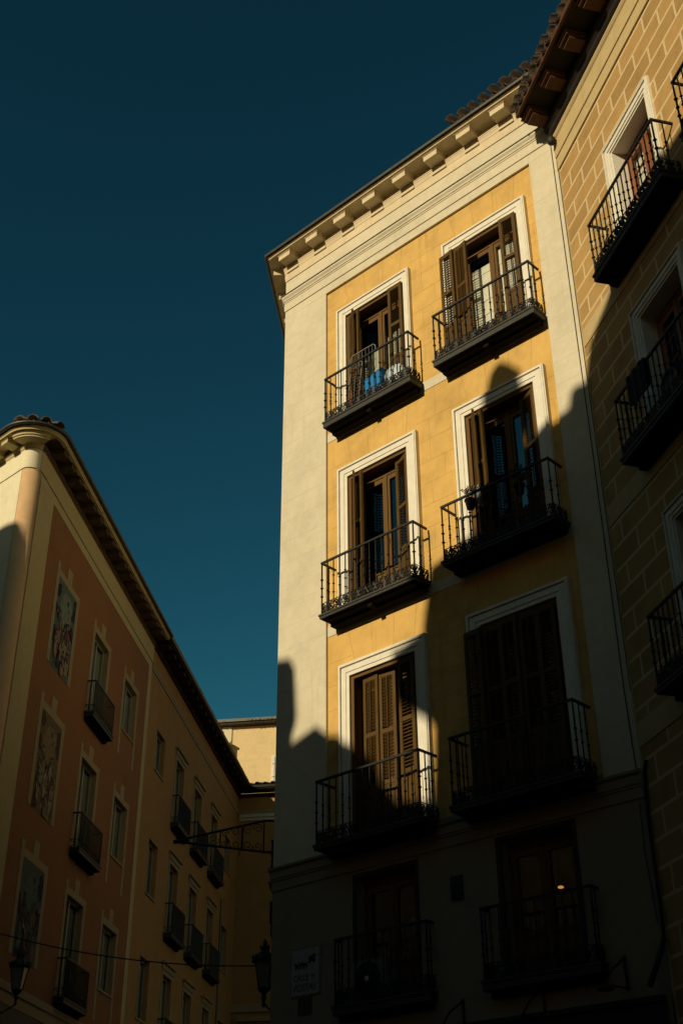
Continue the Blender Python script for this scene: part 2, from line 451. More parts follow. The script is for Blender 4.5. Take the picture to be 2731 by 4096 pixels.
# ------------------------------------------------------------------ balconies
def spiral(cx, cz, r0, turns, a0, sg, n=16):
    out = []
    for i in range(n + 1):
        t = i / n; r = r0 * (1 - .82 * t); a = a0 + sg * turns * 2 * PI * t
        out.append((cx + r * math.cos(a), cz + r * math.sin(a)))
    return out
def scroll_motif(mb, s0, w, z0, h, put, r=.0125, flip=1):
    """paired C and S scrolls filling a cell"""
    c = s0 + w / 2; q = h * .25
    for sg in (-1, 1):
        for (zc, a0, sp) in ((z0 + h * .72, -PI / 2, sg), (z0 + h * .27, PI / 2, -sg)):
            p = spiral(c + sg * w * .25, zc, min(q, w * .24), 1.25, a0, sp)
            mb.tube([put(a, b) for a, b in p], r, 4)
    mb.tube([put(s0 + w * t, z0 + h * (.5 + .42 * math.sin(PI * 2 * t) * flip)) for t in [i / 14 for i in range(15)]], r, 4)
def balcony_parts(W, D, zr, zs, zb, zf, step=.14, scrolls=True, simple_rail=False):
    """meshes local to the wall: centre s=0; zr rail top, zs scroll top, zb scroll foot, zf underside (z of the frame = 0)"""
    F = Frame((0, 0), PI / 2); res = {}
    x = W / 2
    m = MB(F)                                   # slab
    m.box(-x - .03, x + .03, -.0, D + .03, zf, zb - .035)
    m.box(-x - .045, x + .045, .0, D + .045, zb - .035, zb)
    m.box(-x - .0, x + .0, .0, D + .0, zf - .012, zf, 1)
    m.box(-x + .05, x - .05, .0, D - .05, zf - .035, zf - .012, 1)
    m.box(-x + .02, x - .02, .0, D * .45, zf - .085, zf - .035, 1)  # wall support, deepened and blackened to stand in for the shadow below
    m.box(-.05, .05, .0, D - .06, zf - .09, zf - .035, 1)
    res['slab'] = (m, [M['slab'], M['under']])
    m = MB(F)
    t = .016
    m.tube([(-x, 0, zr), (-x, D, zr), (x, D, zr), (x, 0, zr)], .001, 4)
    m.box(-x - t, x + t, D - t, D + t * 1.2, zr - .034, zr); m.box(-x - t, -x + t, 0, D - t, zr - .034, zr); m.box(x - t, x + t, 0, D - t, zr - .034, zr)
    res['handrail'] = (m, M['iron'])
    m = MB(F)
    n = max(3, int(round(W / step)))
    P = [(-x + W * i / n, D) for i in range(n + 1)]
    ns = 1 if D < .4 else 2
    for i in range(1, ns + 1):
        P += [(-x, D * i / (ns + 1)), (x, D * i / (ns + 1))]
    H = zr - zb
    for i, (a, b) in enumerate(P):
        main = (i == 0 or i == n)
        r = .0145 if main else .0112
        if simple_rail:
            m.tube([(a, b, zb), (a, b, zr - .02)], r, 4)
        else:
            pr = [(r, 0), (r, H * .30)]
            for f in ((.34, .50, .66) if i % 2 == 0 else (.42, .58)):
                pr += [(r, H * f - .012), (r * 2.1, H * f - .004), (r * 2.1, H * f + .006), (r, H * f + .014)]
            if i % 2 == 0 and not main: pass
            pr += [(r, H - .02)]
            m.lathe((a, b, zb), pr, 6)
    res['balusters'] = (m, M['iron'])
    m = MB(F)
    for a0, a1 in (((-x, D), (x, D)), ((-x, 0), (-x, D)), ((x, 0), (x, D))):
        for z in (zs, zb + .015):
            m.tube([(a0[0], a0[1], z), (a1[0], a1[1], z)], .009, 4)
    if scrolls:
        nm = max(4, int(round(W / .19)))
        for i in range(nm):
            scroll_motif(m, -x + W * i / nm, W / nm, zb + .02, zs - zb - .025, lambda s, z: (s, D + .004, z), flip=1 if i % 2 else -1)
        k = max(1, int(round(D / .19)))
        for sg in (-x, x):
            for i in range(k):
                scroll_motif(m, D * i / k, D / k, zb + .02, zs - zb - .025, lambda s, z, sg=sg: (sg, s, z))
    else:
        for i in range(9):
            a = -x + W * i / 8
            if i < 8:
                m.tube([(a, D, zb), (a + W / 8, D, zs)], .008, 4); m.tube([(a + W / 8, D, zb), (a, D, zs)], .008, 4)
        for sg in (-x, x): m.tube([(sg, 0, zb), (sg, D, zs)], .008, 4); m.tube([(sg, D, zb), (sg, 0, zs)], .008, 4)
    m.tube([(-x, D, zb - .03), (-x, D, zs + .02)], .014, 4); m.tube([(x, D, zb - .03), (x, D, zs + .02)], .014, 4)
    res['scroll_panel'] = (m, M['iron'])
    return res
_BAL = {}
def balcony(parent, fr, *a, **k):
    key = (a, tuple(sorted(k.items())))
    if key not in _BAL:
        d = {}
        for nm, (mb, mt) in balcony_parts(*a, **k).items():
            o = mb.build(nm, mt); d[nm] = o.data; bpy.data.objects.remove(o)
        _BAL[key] = d
    d = _BAL[key]
    b = bpy.data.objects.new('balcony', d['slab']); link(b, fr, parent)
    for nm in ('handrail', 'balusters', 'scroll_panel'):
        link(bpy.data.objects.new(nm, d[nm]), fr, b)
    return b

def tiles(mb, F, s0, s1, step, dfront, z, slope, length, r=.085, mi=0):
    """barrel tiles with hollow ends, laid up a slope"""
    s = s0
    while s <= s1:
        js, jz, jd = random.uniform(-.012, .012), random.uniform(-.012, .015), random.uniform(-.03, .03)
        rr = r * random.uniform(.93, 1.07)
        for (ds, inv, off) in ((0, 1, .05), (step / 2, -1, -.02)):
            n = 8; vs = []; fs = []
            for e, dd in enumerate((0, length)):
                for q, rad in ((0, rr), (1, rr - .016)):
                    for i in range(n + 1):
                        a = PI * i / n
                        zz = z + off * .9 + jz + dd * slope + inv * math.sin(a) * rad * .95
                        vs.append((s + ds + js + math.cos(a) * rad, -(dfront + jd + off * .6 - dd), zz))
            def id_(e, q, i): return (e * 2 + q) * (n + 1) + i
            for i in range(n):
                fs.append((id_(0, 0, i), id_(0, 0, i + 1), id_(1, 0, i + 1), id_(1, 0, i)))
                fs.append((id_(0, 1, i), id_(1, 1, i), id_(1, 1, i + 1), id_(0, 1, i + 1)))
                fs.append((id_(0, 0, i), id_(0, 1, i), id_(0, 1, i + 1), id_(0, 0, i + 1)))
                fs.append((id_(1, 0, i), id_(1, 0, i + 1), id_(1, 1, i + 1), id_(1, 1, i)))
            for e in (0, 1):
                for i in (0, n): pass
            fs.append((id_(0, 0, 0), id_(1, 0, 0), id_(1, 1, 0), id_(0, 1, 0))); fs.append((id_(0, 0, n), id_(0, 1, n), id_(1, 1, n), id_(1, 0, n)))
            mb.add(vs, fs, mi, True)
        s += step

# ================================================================== CORNER BUILDING
CB = empty('corner_building', A, 'tall cream and yellow corner house with sunlit top storeys and six white framed balcony doors', 'building')
TOP = (17.78, 13.97, 10.03); FLO = (15.02, 11.06, 7.08)
CEN = (2.45, 5.165); OW = 1.42; BAND = .235
ops = []
for zt, zf in zip(TOP, FLO):
    for c in CEN: ops.append((c - OW / 2, c + OW / 2, zf, zt - BAND))
low = [(1.83, 2.98, 4.62, 6.44), (4.53, 5.71, 4.62, 6.46)]
w = MB(A)
PAN = -.045
side_len = 12.0
wall_face(w, 0, 6.86, 7.02, 20.02, ops, PAN - .002, .34, 1, 2)                # yellow panel and upper wall
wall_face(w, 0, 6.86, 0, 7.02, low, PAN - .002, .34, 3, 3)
# lower storeys' face
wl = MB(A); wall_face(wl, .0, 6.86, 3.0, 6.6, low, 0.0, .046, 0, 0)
# pilasters
pil = MB(A)
pil.box(0, 1.19, PAN, 0, 6.86, 18.46); pil.box(6.285, 6.857, PAN, 0, 6.86, 18.46)
for k in range(26):
    z = 15.21 - .445 * k + .445 * 6
    if 7.1 < z < 18.4:
        joint(pil, (0.02, z), (1.17, z), .004, 0, 1)
        joint(pil, (6.3, z), (6.84, z), .006, 0, 1)
pil.build('corner_pilaster', [M['cream'], M['pilgroove']], CB)
# bands between storeys, joints of the yellow stone pattern
for zf in (14.84, 10.78):
    w.box(1.195, 6.28, PAN - .002, PAN + .008, zf - .09, zf + .11, 0)
D_J = PAN - .002
H = .435
for row, (zt, zf) in enumerate(zip(TOP, FLO)):
    ztop = (18.44, 14.75, 10.68)[row]
    k = 0; z = zt - .28
    while z > zf - .02:
        if z < ztop - .05:
            for a, b in ((1.2, 1.47), (3.37, 4.16), (6.09, 6.275)):
                joint(w, (a, z), (b, z), .0065, D_J, 4)
            for x0 in ((3.95,) if k % 2 else (3.65,)): joint(w, (x0, z), (x0, max(z - H, zf)), .0055, D_J, 4)
            if k % 2: joint(w, (6.2, z), (6.2, z - H), .0055, D_J, 4)
        z -= H; k += 1
    for c in CEN:                                                            # flat arch of wedge stones
        for (xt, xb) in ((-.78, -.64), (-.26, -.22), (.26, .22), (.75, .66)):
            joint(w, (c + xt, ztop), (c + xb, zt + .03), .0065, D_J, 4)
        joint(w, (c - .97 - .28, zt + .15), (c - .7, zt + .15), .0055, D_J, 4)
    joint(w, (3.37, zt + .15), (4.16, zt + .15), .0055, D_J, 4)
    joint(w, (3.8, zt + .15), (3.8, ztop), .0055, D_J, 4)
    joint(w, (3.65, zt + .15), (3.65, zt - .28), .0055, D_J, 4)
# side, back, floors, roof
def P2(f, s, d): q = f.pt(s, d, 0); return (q.x, q.y)
foot = [P2(A, 0.02, -.36), P2(A, 6.8, -.36), P2(A, 6.8, -5.0), P2(SD, -side_len, -.3), P2(SD, -.4, -.3)]
for z in (3.2, 6.86, 10.9, 14.85, 19.9): w.slab(foot, z - .12, z, 5)
w.slab([P2(SD, -side_len, 0), P2(SD, -.0, 0), P2(SD, -.0, -.3), P2(SD, -side_len, -.3)], 0, 20.02, 0)
w.slab([P2(A, 6.84, -.36), P2(A, 6.84, -5), P2(A, 6.5, -5), P2(A, 6.5, -.36)], 0, 19.95, 5)
w.slab([P2(A, 6.84, -5.0), P2(A, 6.84, -5.3), P2(SD, -side_len, -.6), P2(SD, -side_len, -.3)], 0, 19.95, 5)
w.slab([P2(A, 3.75, -.36), P2(A, 3.75, -4), P2(A, 3.85, -4), P2(A, 3.85, -.36)], 0, 19.9, 5)
w.box(.1, 6.8, -3.2, -3.1, 3, 19.8, 5)
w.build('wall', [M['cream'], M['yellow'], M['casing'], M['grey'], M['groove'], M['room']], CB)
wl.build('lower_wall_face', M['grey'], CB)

pA = plan_path([P2(A, 6.857, 0), P2(A, 0, 0), P2(SD, -side_len, 0)], 1)
m = MB(A)
m.sweep([(PAN, 18.46), (0.002, 18.46), (.002, 18.66), (.022, 18.665), (.022, 18.87), (.035, 18.88), (.035, 18.91), (.05, 18.915), (.055, 18.95), (.085, 18.99), (.09, 19.03), (.0, 19.045), (0, 19.5), (-.02, 19.505), (PAN, 19.5)], pA)
m.build('architrave', M['cream'], CB)
m = MB(A); m.sweep([(-.03, 19.031), (.105, 19.032), (.105, 19.05), (-.03, 19.06)], pA); m.build('ledge_flashing', M['gutter'], CB)
m = MB(A)
m.sweep([(PAN, 19.5), (.018, 19.495), (.018, 19.70), (.028, 19.715), (.036, 19.77), (.05, 19.80), (.052, 19.825), (.062, 19.83), (.062, 19.855), (.01, 19.86), (.01, 20.02), (PAN, 20.02)], pA)
m.sweep([(.0, 20.02), (.365, 20.02), (.365, 20.045), (.39, 20.055), (.39, 20.10), (.0, 20.12)], pA)
m.build('cornice', M['cream2'], CB)
m = MB(A); m.sweep([(.30, 20.102), (.405, 20.092), (.445, 20.075), (.46, 20.11), (.45, 20.135), (.30, 20.15)], pA); m.build('gutter', M['gutter'], CB)
cm = MB(A.at(0, 0, 0))
cm.box(-.165, .165, .012, .305, 19.865, 19.985); cm.box(-.18, .18, .02, .315, 19.985, 20.0); cm.box(-.195, .195, .02, .33, 20.0, 20.019)
cm.box(-.172, .172, .012, .05, 19.70, 19.863)
corb = cm.build('corbel', M['cream2'], CB)
for k in range(8):
    f = A.at(.235 + .8125 * k, 0, 0)
    if k == 0:
        m_ = FR[CB.name].mat().inverted() @ f.mat(); corb.location = m_.to_translation(); FR[corb.name] = f
    else: dup(corb, f, CB)
for k in range(12):
    dup(corb, SD.at(-.30 - .80 * k, 0, 0), CB)
# roof
m = MB(A)
rt = [P2(A, 6.85, .3), P2(A, -.15, .3), P2(SD, -side_len, .3), P2(SD, -side_len, -4), P2(A, 6.85, -4)]
m.slab(rt, 20.12, 20.16, 1)
m.box(4.72, 6.9, -3.0, .22, 20.16, 20.44, 1)
tiles(m, A, 4.86, 7.0, .255, .32, 20.45, .32, 2.6, .105)
m.build('roof', [M['tile'], M['darkwood']], CB)
# string course over the lower storeys
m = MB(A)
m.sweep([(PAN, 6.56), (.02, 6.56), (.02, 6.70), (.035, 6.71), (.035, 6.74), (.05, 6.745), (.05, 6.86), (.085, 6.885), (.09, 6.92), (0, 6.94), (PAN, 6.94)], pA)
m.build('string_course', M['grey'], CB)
m = MB(A); m.box(0.02, 6.85, -.3, .14, 3.7, 4.1, 0); m.box(0.02, 6.85, -.3, .18, 4.1, 4.16, 0); m.build('shop_fascia', M['shop'], CB)

# windows
def A_window(c, row, kind):
    zt = TOP[row]; zf = FLO[row]; F = A.at(c, 0, zt - BAND)
    h = zt - BAND - zf
    mb = MB(F); surround(mb, OW, h, BAND / 1.04 * 1.0, .055, -.002)
    o = mb.build('window', M['white'], CB)
    mb = MB(F); x = OW / 2
    mb.box(-x, -x + .05, -.33, -.06, -h, -0.002); mb.box(x - .05, x, -.33, -.06, -h, -0.002); mb.box(-x + .05, x - .05, -.33, -.06, -.06, -.002)
    mb.box(-x + .001, -x + .065, -.10, -.025, -h, -.003); mb.box(x - .065, x - .001, -.10, -.025, -h, -.003); mb.box(-x + .065, x - .065, -.10, -.025, -.065, -.003)
    mb.build('casing', M['casing'], o)
    door(o, F.at(0, 0, -.07), OW - .1, h - .07, -.27, M['casing'], {0: 'curtain', 1: 'shutter'}.get(kind), 1, M['clearglass'] if kind < 2 else None)
    lw = .335; lh = h - .09
    def leaf(s, d, ang): shutter(o, F.at(s, d, -.075, -R_(ang)), lw, lh)
    # angle: 0 = to the right in the wall plane, 90 = out of the wall
    L = {0: [(-.655, -.04, -14), (-.665, -.08, -40), (.80, .075, 180), (.80, .03, 186)],
         1: [(-.66, .085, 172), (-.665, .03, -12), (.735, .06, 183), (.745, .015, 188)],
         2: [(-.60, -.05, -22), (-.63, -.09, -50), (.655, -.05, 160), (.655, -.10, 172)],
         3: [(-.60, -.05, -22), (-.63, -.09, -50), (.655, -.05, 160), (.655, -.10, 172)],
         4: [(-.52, -.13, -3), (-.19, -.145, 4), (.70, .04, 176), (.70, -.01, 184)],
         5: [(-.64, .09, 174), (-.66, .02, 6), (-.32, .05, -4), (.02, .03, 4), (.66, .02, 178)]}[kind]
    for q in L: leaf(*q)
    return o
kinds = {(0, 0): 0, (0, 1): 1, (1, 0): 2, (1, 1): 3, (2, 0): 4, (2, 1): 5}
for (row, ci), kd in kinds.items(): A_window(CEN[ci], row, kd)
# the two lower balcony doors
for (a, b, c, d) in low:
    F = A.at((a + b) / 2, 0, d); hw = (b - a) / 2; h = d - c
    mb = MB(F)
    mb.box(-hw - .07, -hw, -.03, .015, -h, .06); mb.box(hw, hw + .07, -.03, .015, -h, .06); mb.box(-hw, hw, -.03, .015, 0, .06)
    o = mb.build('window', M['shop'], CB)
    door(o, F, b - a, h, -.2, M['casing'], 'curtain' if a < 3 else None)
# ceiling lamp seen through the right lower door
f = A.at(4.80, -1.0, 5.97); CL = empty('ceiling_lamp', f, 'glowing orange lamp inside the dark lower right balcony door', 'lamp')
mb = MB(f); mb.lathe((0, 0, 0), [(.01, .015), (.035, .008), (.045, -.008), (.03, -.018), (.008, -.02)], 12); mb.build('lamp_shade', M['bulb'], CL)
mb = MB(f); mb.tube([(0, 0, .02), (0, 0, .72)], .006, 5); mb.build('cord', M['shop'], CL)
# balconies: s centre, width, depth, rail, scroll top, scroll foot, underside
for (s0, s1, D, zr, zs, zb, zf) in ((1.46, 3.54, .30, 15.955, 15.14, 14.93, 14.80), (4.135, 6.215, .30, 15.955, 15.14, 14.93, 14.80),
                                 (1.43, 3.51, .35, 11.92, 11.11, 10.90, 10.82), (4.13, 6.21, .36, 11.92, 11.11, 10.90, 10.82),
                                 (1.39, 3.49, .42, 7.97, 7.16, 6.95, 6.87), (4.08, 6.20, .42, 7.98, 7.17, 6.96, 6.87)):
    balcony(CB, A.at((s0 + s1) / 2, 0, zb), round(s1 - s0, 2), D, round(zr - zb, 3), round(zs - zb, 3), 0.0, round(zf - zb, 3))
for (s0, s1, D) in ((1.52, 3.28, .15), (4.25, 6.0, .16)):
    balcony(CB, A.at((s0 + s1) / 2, 0, 4.64), round(s1 - s0, 2), D, .94, .21, 0.0, -.13)
# side face: a narrow balcony peeping past the corner, and a shutter box
balcony(CB, SD.at(-1.35, 0, 6.95), .9, .17, .72, .2, 0.0, -.1)
m = MB(SD); m.box(-.75, -.35, 0.002, .10, 6.15, 6.5); m.prism([(-.75, 6.15), (-.35, 6.15), (-.35, 5.98), (-.5, 5.92)], .002, .08)
m.build('meter_box', M['shop'], CB)
m = MB(SD); m.box(-.9, -.6, .002, .06, 9.3, 10.0); m.tube([(-.5, .03, 11.6), (-.5, .04, 11.2), (-.5, .03, 8.6)], .015, 5); m.build('wall_conduit', M['shop'], CB)

# ================================================================== RUSTICATED BUILDING (right)
RB = empty('ochre_building', RW, 'ochre house on the right with painted stone blocks, brown eaves and cream framed balcony doors', 'building')
RL = 9.5
rt_ = (16.65, 13.30, 9.93, 6.58)
rc = (2.36, 5.2, 8.0)
ops = []
for zt in rt_:
    for c in rc: ops.append((c - .605, c + .605, zt - 2.5 if zt > 7 else zt - 2.3, zt - .23))
w = MB(RW)
wall_face(w, 0.02, RL, 0, 18.9, ops, 0, .34, 0, 1)
for z0 in (13.83, 10.52, 7.20): w.box(.03, RL, -.02, .012, z0, z0 + .33, 1)
w.box(.03, .07, -.02, .014, 0.1, 17.82, 1)
fr_ = [P2(RW, .05, -.36), P2(RW, RL, -.36), P2(RW, RL, -6), P2(RW, .05, -6)]
for z in (14.1, 10.75, 7.4, 4.0, 18.7): w.slab(fr_, z - .12, z, 2)
w.slab([P2(RW, .0, -.36), P2(RW, .0, -6), P2(RW, .3, -6), P2(RW, .3, -.36)], 0, 18.8, 2)
w.slab([P2(RW, RL - .3, -.36), P2(RW, RL - .3, -6), P2(RW, RL, -6), P2(RW, RL, -.36)], 0, 18.8, 0)
w.box(0, RL, -3.6, -3.5, 0, 18.8, 2)
w.build('wall', [M['ashlar'], M['rcream'], M['room']], RB)
pR = plan_path([P2(RW, 0.012, 0), P2(RW, RL, 0)], -1)
m = MB(RW)
m.sweep([(-.02, 17.82), (.03, 17.82), (.03, 18.08), (.012, 18.09), (.012, 18.12), (.035, 18.125), (.035, 18.5), (.055, 18.52), (.075, 18.56), (.08, 18.6), (0, 18.62)], pR)
m.build('frieze', M['rcream'], RB)
m = MB(RW)
m.sweep([(0.0, 18.6), (.10, 18.6), (.13, 18.64), (.13, 18.70), (.19, 18.76), (.19, 18.9), (0, 18.9)], pR)      # dark beam at the wall head
m.sweep([(.0, 18.98), (.66, 19.02), (.66, 19.10), (.0, 19.2)], pR)                                          # boards
m.build('eave_boards', M['darkwood'], RB)
m = MB(RW); m.sweep([(.655, 18.985), (.70, 18.99), (.70, 19.12), (.655, 19.12)], pR); m.build('eave_fascia', M['eavewood'], RB)
cm = MB(RW.at(0, 0, 0))
cm.box(-.16, .16, .05, .56, 18.90, 19.02)
cm.box(-.18, .18, .05, .60, 18.955, 18.985); cm.box(-.13, .13, .05, .50, 18.84, 18.90)
c0 = cm.build('eave_corbel', M['eavewood'], RB)
for k in range(11):
    f = RW.at(.17 + .82 * k, 0, 0)
    if k == 0:
        m_ = FR[RB.name].mat().inverted() @ f.mat(); c0.location = m_.to_translation(); FR[c0.name] = f
    else: dup(c0, f, RB)
m = MB(RW)
tiles(m, RW, .02, RL, .212, .74, 19.165, .33, 4.0, .098)
m.quad((-.02, .66, 19.12), (RL, .66, 19.12), (RL, -3.4, 20.5), (-.02, -3.4, 20.5), 1)
m.quad((-.02, -3.4, 20.5), (RL, -3.4, 20.5), (RL, -7, 19.0), (-.02, -7, 19.0), 1)
m.add([(-.02, -.66, 19.12), (-.02, 3.4, 20.5), (-.02, 6, 19.2), (-.02, 6, 19.05)], [(0, 1, 2, 3)], 1)
m.build('roof', [M['tile'], M['darkwood']], RB)
def R_window(c, zt):
    hh = 2.5 if zt > 7 else 2.3
    F = RW.at(c, 0, zt - .23); h = hh - .23
    mb = MB(F); surround(mb, 1.21, h, .17, .06, 0.0)
    mb.box(-.605, -.57, -.24, -.0, -h, -.001); mb.box(.57, .605, -.24, -.0, -h, -.001); mb.box(-.57, .57, -.24, -.0, -.035, -.001)
    o = mb.build('window', M['white'], RB)
    door(o, F.at(0, 0, -.036), 1.14, h - .04, -.27, M['redwood'], 'full' if zt > 16 else None, 3, M['clearglass'])
    return o
for zt in rt_:
    for c in rc: R_window(c, zt)
for (zr, zs, zb, zf) in ((15.20, 14.42, 14.18, 14.05), (11.83, 11.05, 10.85, 10.76), (8.46, 7.68, 7.48, 7.40)):
    for c in (2.40, 5.19, 7.98):
        balcony(RB, RW.at(c, 0, zb), 2.14, .33, round(zr - zb, 3), round(zs - zb, 3), 0.0, round(zf - zb, 3), step=.125)

# ================================================================== LEFT BUILDING WITH MURALS
LB = empty('mural_building', Frame((Vc.x, Vc.y), AZ_L), 'orange wedge shaped house on the left with rounded corner and three painted murals', 'building')
r = .24; tl = r * math.tan(R_(127.2 / 2))
T1 = F1.pt(-tl, 0, 0); T2 = F1.p + L0.u * tl
C_ = T1 - F1.n * r
arc = []
a0 = math.atan2((T1 - C_).y, (T1 - C_).x); a1 = math.atan2((T2 - C_).y, (T2 - C_).x)
while a1 < a0: a1 += 2 * PI
if a1 - a0 > PI: a0, a1 = a0 + 2 * PI, a1
NA = 14
for i in range(NA + 1):
    a = a0 + (a1 - a0) * i / NA; arc.append((C_.x + r * math.cos(a), C_.y + r * math.sin(a)))
LEND = 10.93
far1 = P2(F1, -14, 0); farL = P2(L0, LEND, 0)
pL = plan_path([far1] + arc + [farL], -1)
pArc = plan_path(arc, -1)
WL = 18.02
k_ = 25 / 22
def zk(z): return 1.6 + (z - 1.6) * k_
LROW = (15.63, 12.20, 8.84)
wo = []
for i, zt in enumerate(LROW):
    wo.append((5.17, 6.47, zt - 2.28, zt)); wo.append((8.22, 9.53, zt - (1.46 if i == 0 else 1.55), zt))
w = MB(LB and Frame((Vc.x, Vc.y), AZ_L)); LF = w.f    # local s measured from the sharp corner: offset .47
off = .47
wo2 = [(a + off, b + off, c, d) for a, b, c, d in wo]
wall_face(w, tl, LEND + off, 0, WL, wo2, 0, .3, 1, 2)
Lb = Frame((Vc.x, Vc.y), AZ_L)
# front face and rounded corner
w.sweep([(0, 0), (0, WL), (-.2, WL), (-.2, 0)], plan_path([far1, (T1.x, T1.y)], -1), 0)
w.sweep([(0, 0), (0, WL), (-.15, WL), (-.15, 0)], pArc, 0, True)
fo = [P2(F1, -13.8, -.25), P2(F1, -1.2, -.25), P2(L0, .8, -.35), P2(L0, LEND - .1, -.35), P2(L0, LEND - .1, -6)]
for z in (3.5, 6.7, 10.1, 13.3, 17.9): w.slab(fo, z - .1, z, 3)
w.box(.9, LEND + off, -2.7, -2.6, 0, 17.8, 3)
w.build('wall', [M['lfront'], M['orange'], M['ltrim'], M['room']], LB)
m = MB(Lb); m.sweep([(0.004, 0), (.004, 17.28), (-.02, 17.28), (-.02, 0)], pArc, 0, True); m.build('rounded_corner_strip', M['lorange'], LB)
# raised beige strips on both faces, the band under the eaves
m = MB(Lb)
m.box(tl + .035, 1.03 + off, -.01, .012, 6.4, 17.05); m.box(tl, tl + .032, -.01, .03, 6.4, 17.05); m.box(LEND - .35 + off, LEND + off, -.01, .012, 6.4, 17.05)
m.box(tl - .0, LEND + off, -.01, .012, 17.052, 17.28)
m.build('beige_pilaster', M['olive'], LB)
m = MB(Lb); m.sweep([(-.01, 17.30), (.03, 17.30), (.03, 17.80), (.045, 17.82), (-.01, 17.84)], plan_path([far1] + arc[:NA // 2 + 5], -1), 1); m.sweep([(-.01, 17.30), (.03, 17.30), (.03, 17.80), (.045, 17.82), (-.01, 17.84)], plan_path(arc[NA // 2 + 4:] + [farL], -1)); m.build('frieze', [M['olive'], M['lfront']], LB)
mb = MB(Lb); mb.sweep([(-.01, 6.9), (.012, 6.9), (.012, 17.28), (-.01, 17.28)], plan_path([far1, P2(F1, -tl - .001, 0)], -1)); mb.build('front_panel', M['lfront'], LB)
m = MB(Lb)
ARC2 = arc[:NA // 2 + 5]
pF = plan_path([far1] + ARC2, -1); pS = plan_path(arc[NA // 2 + 4:] + [farL], -1)
for pth, mi in ((pF, 0), (pS, 1)):  # same cornice twice: olive on the front, shade-darkened brown on the street
    m.sweep([(0, 17.84), (.05, 17.84), (.06, 17.88), (.085, 17.90), (.09, 17.95), (0, 17.96)], pth, mi)
    m.sweep([(0, 18.06), (.40, 18.06), (.40, 18.07), (0, 18.075)], pth, mi)
    m.sweep([(0, 17.95), (.03, 17.95), (.03, 18.06), (0, 18.06)], pth, mi)
m.sweep([(.0, 18.075), (.41, 18.062), (.49, 18.062), (.49, 18.10), (.515, 18.115), (.515, 18.19), (0, 18.2)], pL)
m.sweep([(.02, 17.93), (.38, 17.93), (.38, 17.965), (.41, 17.98), (.41, 18.03), (.43, 18.04), (.43, 18.059), (.02, 18.059)], plan_path(arc[:NA // 2 + 4], -1))
m.build('cornice', [M['olive'], M['shadebrown']], LB)
m = MB(Lb)
prof = [(.515, 18.16)] + [(.575 + .055 * math.cos(a), 18.20 + .055 * math.sin(a)) for a in [PI + PI * i / 6 for i in range(7)]] + [(.60, 18.21), (.515, 18.23)]
m.sweep(prof, pL, 0, True); m.build('gutter', M['gutter'], LB)
cm = MB(Lb); cm.box(-.13, .13, .03, .42, 17.93, 18.035); cm.box(-.15, .15, .03, .44, 18.035, 18.059)
c0 = cm.build('corbel', M['shadebrown'], LB); cf = cm.build('corbel', M['olive'], LB)  # street corbels carry the shade-darkened brown, front ones the olive
first = True
for k in range(17):
    f = L0.at(.33 + .62 * k, 0, 0)
    if first:
        m_ = FR[LB.name].mat().inverted() @ f.mat(); c0.location = m_.to_translation(); FR[c0.name] = f; first = False
    else: dup(c0, f, LB)
f = F1.at(-tl - .28, 0, 0); m_ = FR[LB.name].mat().inverted() @ f.mat(); cf.location = m_.to_translation(); cf.rotation_euler = m_.to_euler(); FR[cf.name] = f
for k in range(1, 8): dup(cf, F1.at(-tl - .28 - .62 * k, 0, 0), LB)
m = MB(Lb)
m.slab([P2(F1, -13.8, .4), P2(F1, -.55, .4), P2(L0, .1, .4), P2(L0, LEND, .4), P2(L0, LEND, -5)], 18.2, 18.24, 1)
m.add([Lb.mat().inverted() @ Vector((*P2(f_, s_, d_), z_)) for f_, s_, d_, z_ in ((F1, -13.8, .35, 18.24), (F1, -.6, .35, 18.24), (F1, -6, -3.2, 19.5), (L0, .15, .35, 18.24), (L0, LEND, .35, 18.24), (L0, LEND, -3.2, 19.5), (L0, 4.4, -3.0, 19.5))],
      [(0, 1, 2), (1, 3, 6, 2), (3, 4, 5, 6)], 1)
m.build('roof', [M['tile'], M['darkwood']], LB)
m = MB(F1); tiles(m, F1, -9.0, -1.0, .30, .52, 18.26, .3, 1.4, .10)
fan = F1.at(-.52, 0, 0)
m.build('front_roof_tiles', M['tile2'], LB)
for i, deg in enumerate((22, 48, 74, 100)):
    q = Vector((C_.x, C_.y, 0)) ; az = AZ_A - R_(deg)
    ff = Frame((q.x, q.y), az)
    mm = MB(ff); tiles(mm, ff, -.0, .1, .5, r + .52, 18.27, .3, .9, .135); mm.build('corner_roof_tile', M['tile2'], LB)
m = MB(L0); tiles(m, L0, .3, LEND - .2, .31, .50, 18.20, .25, 1.3, .09); m.build('street_roof_tiles', M['tile'], LB)
